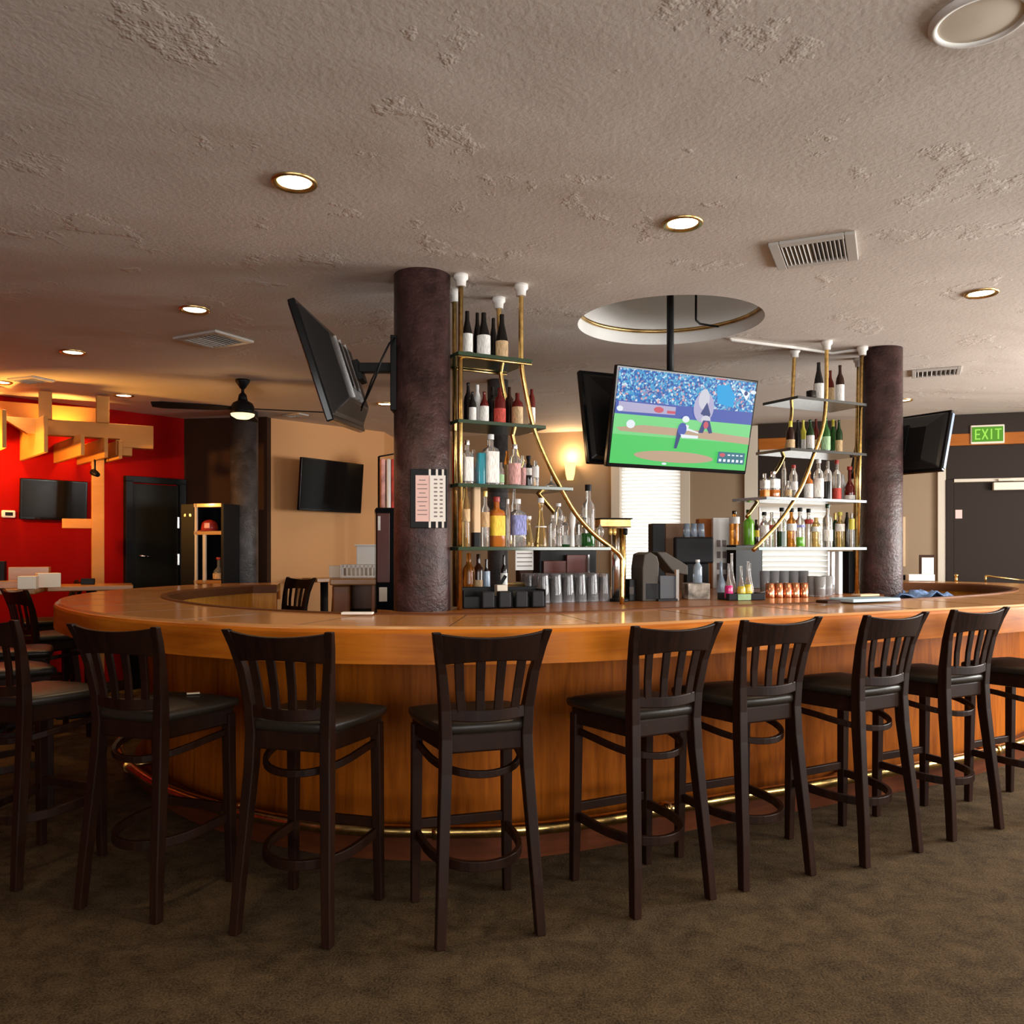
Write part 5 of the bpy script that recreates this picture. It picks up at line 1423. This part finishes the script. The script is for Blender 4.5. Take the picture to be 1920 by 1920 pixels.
# ------------------------------------------------------------------ far side of the bar
p = at(1725, 1080, 7.72)
def far(px, y=7.72): return Vector(((px - 960) / FPX * y, y))
q = far(1725, 7.70); kk = q.y / FPX
b = MB(); b.box((q.x, q.y, TOP + .035), (46 * kk, .10, .06), -.15); tag(b.build('white_box', M['paper'], bevel=0.004), 'low white box on the far right arm of the bar', 'box')
q = far(1738, 7.82)
t = thing('table_menu', 'white menu in a dark stand on the far right arm of the bar', 'menu', (q.x, q.y, TOP + .001), -.15)
b = MB(); b.box((0, .006, .12), (.135, .012, .24)); b.build('stand', M['dark_wall'], t, bevel=0.003)
b = MB(); b.box((.006, -.003, .115), (.105, .004, .20)); b.build('sheet', M['paper'], t)
q = far(1690, 7.84); b = MB(); b.box((q.x, q.y, TOP + .03), (.22, .06, .05), -.15); tag(b.build('dark_box', M['black'], bevel=0.004), 'dark low box beside the right column on the far bar arm', 'box')
q = far(1793, 7.6); b = MB(); b.lathe([(.016, 0), (.012, .02), (.012, .05), (.02, .06), (.001, .07)], 14, (q.x, q.y, TOP + .001)); tag(b.build('brass_peg', M['brass']), 'small brass knob on the far right arm of the bar', 'knob')
b = MB(); a_, c_ = far(1848, 7.55), far(1925, 7.5); b.tube([(a_.x, a_.y, TOP + .055), (c_.x, c_.y, TOP + .012)], .009, 8); b.tube([(a_.x, a_.y, TOP + .001), (a_.x, a_.y, TOP + .055)], .01, 8)
tag(b.build('brass_rod', M['dull_brass']), 'thin brass rod resting on the far bar arm near the door', 'rod')

# ------------------------------------------------------------------ left side of the room
BD_A = Vector((.87, .49)).normalized()               # long board direction
BD_R = Vector((-BD_A.y, BD_A.x))                     # rafters run away from it
BA = math.atan2(BD_A.y, BD_A.x)
E0 = Vector((-3.17, 7.40))
pg = thing('beam_canopy', 'stacked pale wooden beam canopy in front of the red wall', 'canopy', (0, 0, 0))
def beam(name, p, d, L, z0, z1, th, mat=None):
    c = Vector(p) + d * (L / 2); b = MB(); b.box((c.x, c.y, (z0 + z1) / 2), (L, th, z1 - z0), math.atan2(d.y, d.x)); return b.build(name, mat or M['glulam'], pg, bevel=0.005)
bL = MB(); n_ = BD_R * .05
def slab(b, pts_front, z0, z1, off):
    pass
P0, P1, P2_ = E0 - BD_A * 1.16, E0 - BD_A * .96, E0
lo = [P1, P2_]; hi = [P0, P2_]
PN = E0 - BD_A * .27
def lbv(sg): return [bL.bm.verts.new((q.x + sg * n_.x, q.y + sg * n_.y, z)) for q, z in ((P1, 2.305), (PN, 2.305), (PN, 2.235), (P2_, 2.235), (P2_, 2.435), (P0, 2.435))]
fr_, bk_ = lbv(-1), lbv(1)
bL.face(fr_); bL.face(bk_[::-1])
for i in range(6): bL.face([fr_[i], bk_[i], bk_[(i + 1) % 6], fr_[(i + 1) % 6]])
bL.build('long_beam', M['glulam'], pg, bevel=0.005)
RD2 = Vector((-.66, .75)).normalized()
for px, y, z0, z1 in ((86, 6.72, 2.132, 2.43), (155, 6.92, 2.132, 2.305), (199, 7.10, 2.131, 2.30), (226, 7.20, 2.132, 2.29), (8, 6.45, 2.135, 2.43)):
    beam('rafter', ((px - 960) / FPX * y, y), RD2, 1.15, z0, z1, .032)
beam('block', E0 - BD_A * .30 + BD_R * .02, BD_A, .13, 2.165, 2.30, .12)
for t_ in (.40, .83, 1.22):
    c = E0 - BD_A * t_; b = MB(); b.box((c.x, c.y, (2.435 + CEIL - .02) / 2), (.10, .12, CEIL - .02 - 2.435), BA); b.build('short_post', M['glulam'], pg, bevel=0.005)
beam('upper_beam', E0 - BD_A * 2.6 + BD_R * .40, BD_A, 2.25, 2.44, 2.62, .06)
c = E0 - BD_A * .42 + BD_R * .30
b = MB(); b.box((c.x, c.y, 1.12), (.10, .10, 2.25), BA); b.build('post', M['glulam'], pg, bevel=0.005)
b = MB(); q = c - BD_A * .15; b.box((q.x, q.y, 1.58), (.26, .06, .085), BA); b.build('cross_arm', M['glulam'], pg, bevel=0.005)
# small spotlight under the canopy
q = at(178, 887, 7.3)
t = thing('spotlight', 'small lit spotlight under the wooden canopy beside the post', 'spotlight', (q.x, q.y, q.z), .4)
b = MB(); b.lathe([(.02, -.05), (.028, .0), (.03, .03)], 16, m=rot(.6, -1.2, 0)); b.build('can', M['black'], t)
b = MB(); b.lathe([(.026, .031), (.001, .034)], 16, m=rot(.6, -1.2, 0), cap=False); b.build('bulb', M['lamp_warm'], t)
b = MB(); b.tube([(0, 0, .0), (0, 0, .12)], .008, 8); b.build('stem', M['black'], t)
# added warm spots without fixtures, brightening canopy, red wall, ceiling and tables
for x, y, z, tx, ty, tz, pw in ((-4.35, 7.02, 2.60, -4.75, 7.0, 1.2, 55), (-3.89, 7.25, 2.37, -4.0, 7.42, 2.62, 20), (-4.2, 6.3, 1.9, -3.75, 7.1, 2.25, 120), (-3.85, 7.55, 2.5, -4.05, 7.75, 1.2, 18)):
    spot('canopy_fill_spot', (x, y, z), (tx, ty, tz), pw, (1.0, 0.46, 0.09), 130, 0.8, 0.04)
spot('canopy_fill_spot', (-4.6, 6.9, 2.2), (-4.75, 6.7, 2.68), 60, (1.0, 0.46, 0.09), 150, 0.9, 0.05)
spot('canopy_fill_spot', (-4.2, 6.2, 2.6), (-4.1, 6.45, 1.0), 60, (1.0, 0.52, 0.14), 90, 0.8, 0.04)  # added spot aimed down at the tables, no fixture

# high tables
def high_table(name, label, c, W, D, rz, z=1.06):
    t = thing(name, label, 'table', (c[0], c[1], 0), rz)
    b = MB(); b.box((0, 0, z - .02), (W, D, .04)); b.build('tabletop', M['table_wood'], t, bevel=0.006)
    b = MB(); b.tube([(0, 0, .03), (0, 0, z - .04)], .04, 14); b.build('pedestal', M['black'], t)
    b = MB(); b.box((0, 0, .02), (.5, .5, .04)); b.build('base', M['black'], t, bevel=0.008)
    return t
T1 = high_table('high_table', 'orange wooden high table at the far left, beyond the bar end', (-3.50, 6.98), .62, .50, .45)
T2 = high_table('high_table', 'bright wooden high table at the left edge, covered with boxes', (-4.02, 6.35), .80, .52, .35)
def on_table(px, y, z0, name, label, cat, W, D, H, mat, rz=.35):
    x = (px - 960) / FPX * y; b = MB(); b.box((0, 0, H / 2), (W, D, H)); o = b.build(name, M[mat], bevel=0.003); o.location = (x, y, z0 + .001); o.rotation_euler.z = rz
    return tag(o, label, cat)
on_table(53, 6.25, 1.06, 'cream_box', 'cream square box on the bright high table at left', 'box', .12, .12, .095, 'cream')
on_table(16, 6.35, 1.06, 'wooden_tray', 'low wooden tray on the bright high table at the left edge', 'tray', .24, .16, .055, 'table_wood')
on_table(56, 6.62, 1.06, 'wooden_crate', 'long wooden crate behind the cream box at left', 'crate', .28, .10, .155, 'table_wood')
on_table(90, 6.50, 1.06, 'menu_stack', 'small stack of pale menus right of the cream box', 'menus', .16, .10, .11, 'cream', .7)
on_table(-3, 6.62, 1.06, 'black_holder', 'black holder with a white top at the very left edge', 'holder', .10, .09, .20, 'black')
on_table(165, 7.0, 1.06, 'black_holder', 'small black box at the right end of the orange high table', 'box', .10, .07, .05, 'black')
for k, (x, y, a, lab) in enumerate(((-4.02, 7.22, 2.2, 'dark chair back behind the orange high table on the left'),)):
    dup(S3, (x, y, 0), a, lab)

# shelf unit with cap and jar
a_, c_ = at(357, 1000, 7.95), at(436, 1000, 7.85)
W = (c_ - a_).length; cx_ = (a_ + c_) / 2; ra = -.22
t = thing('display_shelf', 'black cabinet with open tan shelves before the dark wall', 'shelf unit', (cx_.x, cx_.y, 0), ra)
TZ = 1.775
b = MB(); b.box((-W / 2 + .07, .0, TZ / 2), (.14, .30, TZ)); b.box((W / 2 - .015, 0, TZ / 2), (.03, .30, TZ)); b.box((.05, .14, TZ / 2), (W - .16, .02, TZ)); b.build('cabinet', M['black'], t, bevel=0.004)
for z in (TZ - .015, 1.505, 1.05):
    b = MB(); b.box((.055, -.01, z), (W - .16, .28, .035)); b.build('shelf', M['table_wood'], t, bevel=0.002)
b = MB(); b.box((-W / 2 + .155, -.14, TZ / 2), (.022, .02, TZ)); b.box((.02, -.14, 1.27), (.03, .02, .45)); b.build('edging', M['white_trim'], t)
b = MB()
for x in (-W / 2 + .045, -W / 2 + .10): b.box((x, -.152, 1.67), (.02, .004, .025))
b.build('badge', M['chrome'], t)
def on_shelf(x, y, z): return Vector((cx_.x, cx_.y, z)) + Matrix.Rotation(ra, 3, 'Z') @ Vector((x, y, 0))
q = on_shelf(.02, -.06, 1.5235)
t = thing('red_cap', 'red cap with pale markings on the display shelf', 'cap', q, -.2)
b = MB(); b.lathe([(.075, 0), (.078, .03), (.068, .075), (.04, .10), (.001, .108)], 20); b.build('crown', M['foil_red'], t)
b = MB(); b.box((.02, -.077, .05), (.055, .01, .05)); b.build('patch', M['label_pink'], t, bevel=0.004)
b = MB(); b.lathe([(.085, 0), (.088, .004), (.06, .012)], 20, (0, -.045, 0), sx=.9, sy=.8); b.build('brim', M['foil_red'], t)
q = on_shelf(.12, -.06, 1.0685)
make_bottle(q, .055, .21, 'round', 'clear', 'label_tan', 'foil_red', 'round jar with red lid on the lower display shelf', None, lz=(.05, .3), cat='jar')

# server station beyond the gap in the bar
y0 = 6.3; kk = y0 / FPX
q = Vector(((664 - 960) * kk, y0))
t = thing('server_station', 'orange-brown wooden server station left of the thick column', 'cabinet', (q.x, q.y, 0), .15)
zt = EYE + (HOR - 1083) * kk
b = MB(); b.box((0, .0, zt - .025), (.34, .36, .05)); b.build('worktop', M['table_wood'], t, bevel=0.01)
b = MB(); b.box((-.09, .02, (zt - .05) / 2), (.13, .30, zt - .05)); b.build('side_cabinet', M['station_wood'], t, bevel=0.015)
b = MB(); b.box((.145, .02, (zt - .05) / 2), (.03, .30, zt - .05)); b.box((.03, .16, (zt - .05) / 2), (.22, .02, zt - .05)); b.build('frame', M['station_wood'], t, bevel=0.004)
b = MB(); b.box((.05, .05, .45), (.16, .2, .9)); b.build('inner_box', M['black'], t)
t2 = thing('cup_rack', 'white slotted rack on the server station', 'rack', (q.x + .03, q.y, zt + .001), .15)
hh = 24 * kk
b = MB(); b.box((0, .06, .008), (.26, .24, .016)); b.box((0, .17, hh / 2), (.26, .012, hh)); b.box((0, -.055, hh - .012), (.26, .012, .024)); b.box((-.125, .06, hh / 2), (.012, .24, hh)); b.box((.125, .06, hh / 2), (.012, .24, hh)); b.build('frame', M['white'], t2, bevel=0.003)
b = MB()
for k in range(8): b.box((-.11 + .031 * k, -.055, hh / 2), (.012, .012, hh))
b.build('slats', M['white'], t2)
b = MB(); b.box((0, 0, .07), (.15, .16, .14)); b.box((0, -.01, .145), (.18, .19, .012)); o = b.build('white_carton', M['white'], bevel=0.004); o.location = (q.x + .085, q.y + .06, zt + hh + .002); o.rotation_euler.z = .15
tag(o, 'white lidded carton on top of the slotted rack', 'carton')
b = MB(); b.box((0, 0, .045), (.08, .10, .09)); o = b.build('cream_carton', M['cream'], bevel=0.004); o.location = (q.x - .145, q.y + .0, zt + .001); o.rotation_euler.z = .15
tag(o, 'small cream carton left of the slotted rack', 'carton')
# tall dark red cabinet beside the thick column
y0 = 5.35; kk = y0 / FPX; q = Vector(((727 - 960) * kk, y0)); zt = EYE + (HOR - 952) * kk
t = thing('tall_cabinet', 'tall narrow dark red and black cabinet just left of the thick column', 'cabinet', (q.x, q.y, 0), .2)
b = MB(); b.box((0, .1, zt / 2), (.15, .22, zt)); b.build('case', M['black_gloss'], t, bevel=0.006)
b = MB(); b.box((-.028, -.014, (zt + 1.13) / 2 - .01), (.08, .012, zt - 1.13 - .05)); b.build('door', M['maroon'], t, bevel=0.003)
b = MB(); b.box((-.055, -.022, zt - .10), (.016, .006, .09)); b.build('label_plate', M['label_white'], t)
b = MB(); b.box((-.03, -.014, 1.07), (.05, .01, .09)); b.build('lower_panel', M['cream'], t)
# red shirts hanging beyond
y0 = 8.9; kk = y0 / FPX; q = Vector(((728 - 960) * kk, y0))
t = thing('hanging_shirts', 'red and white shirts hanging on a rail beyond the thick column', 'clothes', (q.x, q.y, 0), .3)
z0 = EYE + (HOR - 955) * kk; z1 = EYE + (HOR - 862) * kk
b = MB(); b.tube([(-.10, 0, z1 + .03), (.14, 0, z1 + .08)], .008, 8); b.build('rail', M['black'], t)
for k, (x, mm) in enumerate(((-.07, 'label_pink'), (-.01, 'milk'), (.04, 'label_red'), (.09, 'foil_red'))):
    b = MB(); b.box((x, 0, (z0 + z1) / 2), (.045, .22, z1 - z0)); b.build('shirt', M[mm], t, bevel=0.015)
b = MB(); b.tube([(.13, 0, 0), (.13, 0, z1 + .08)], .012, 8); b.tube([(-.10, 0, 0), (-.10, 0, z1 + .03)], .012, 8); b.build('stand', M['black'], t)
# high table by the beige wall
high_table('high_table', 'small wooden high table by the beige wall between two stools', (-1.93, 8.62), .34, .30, .75)
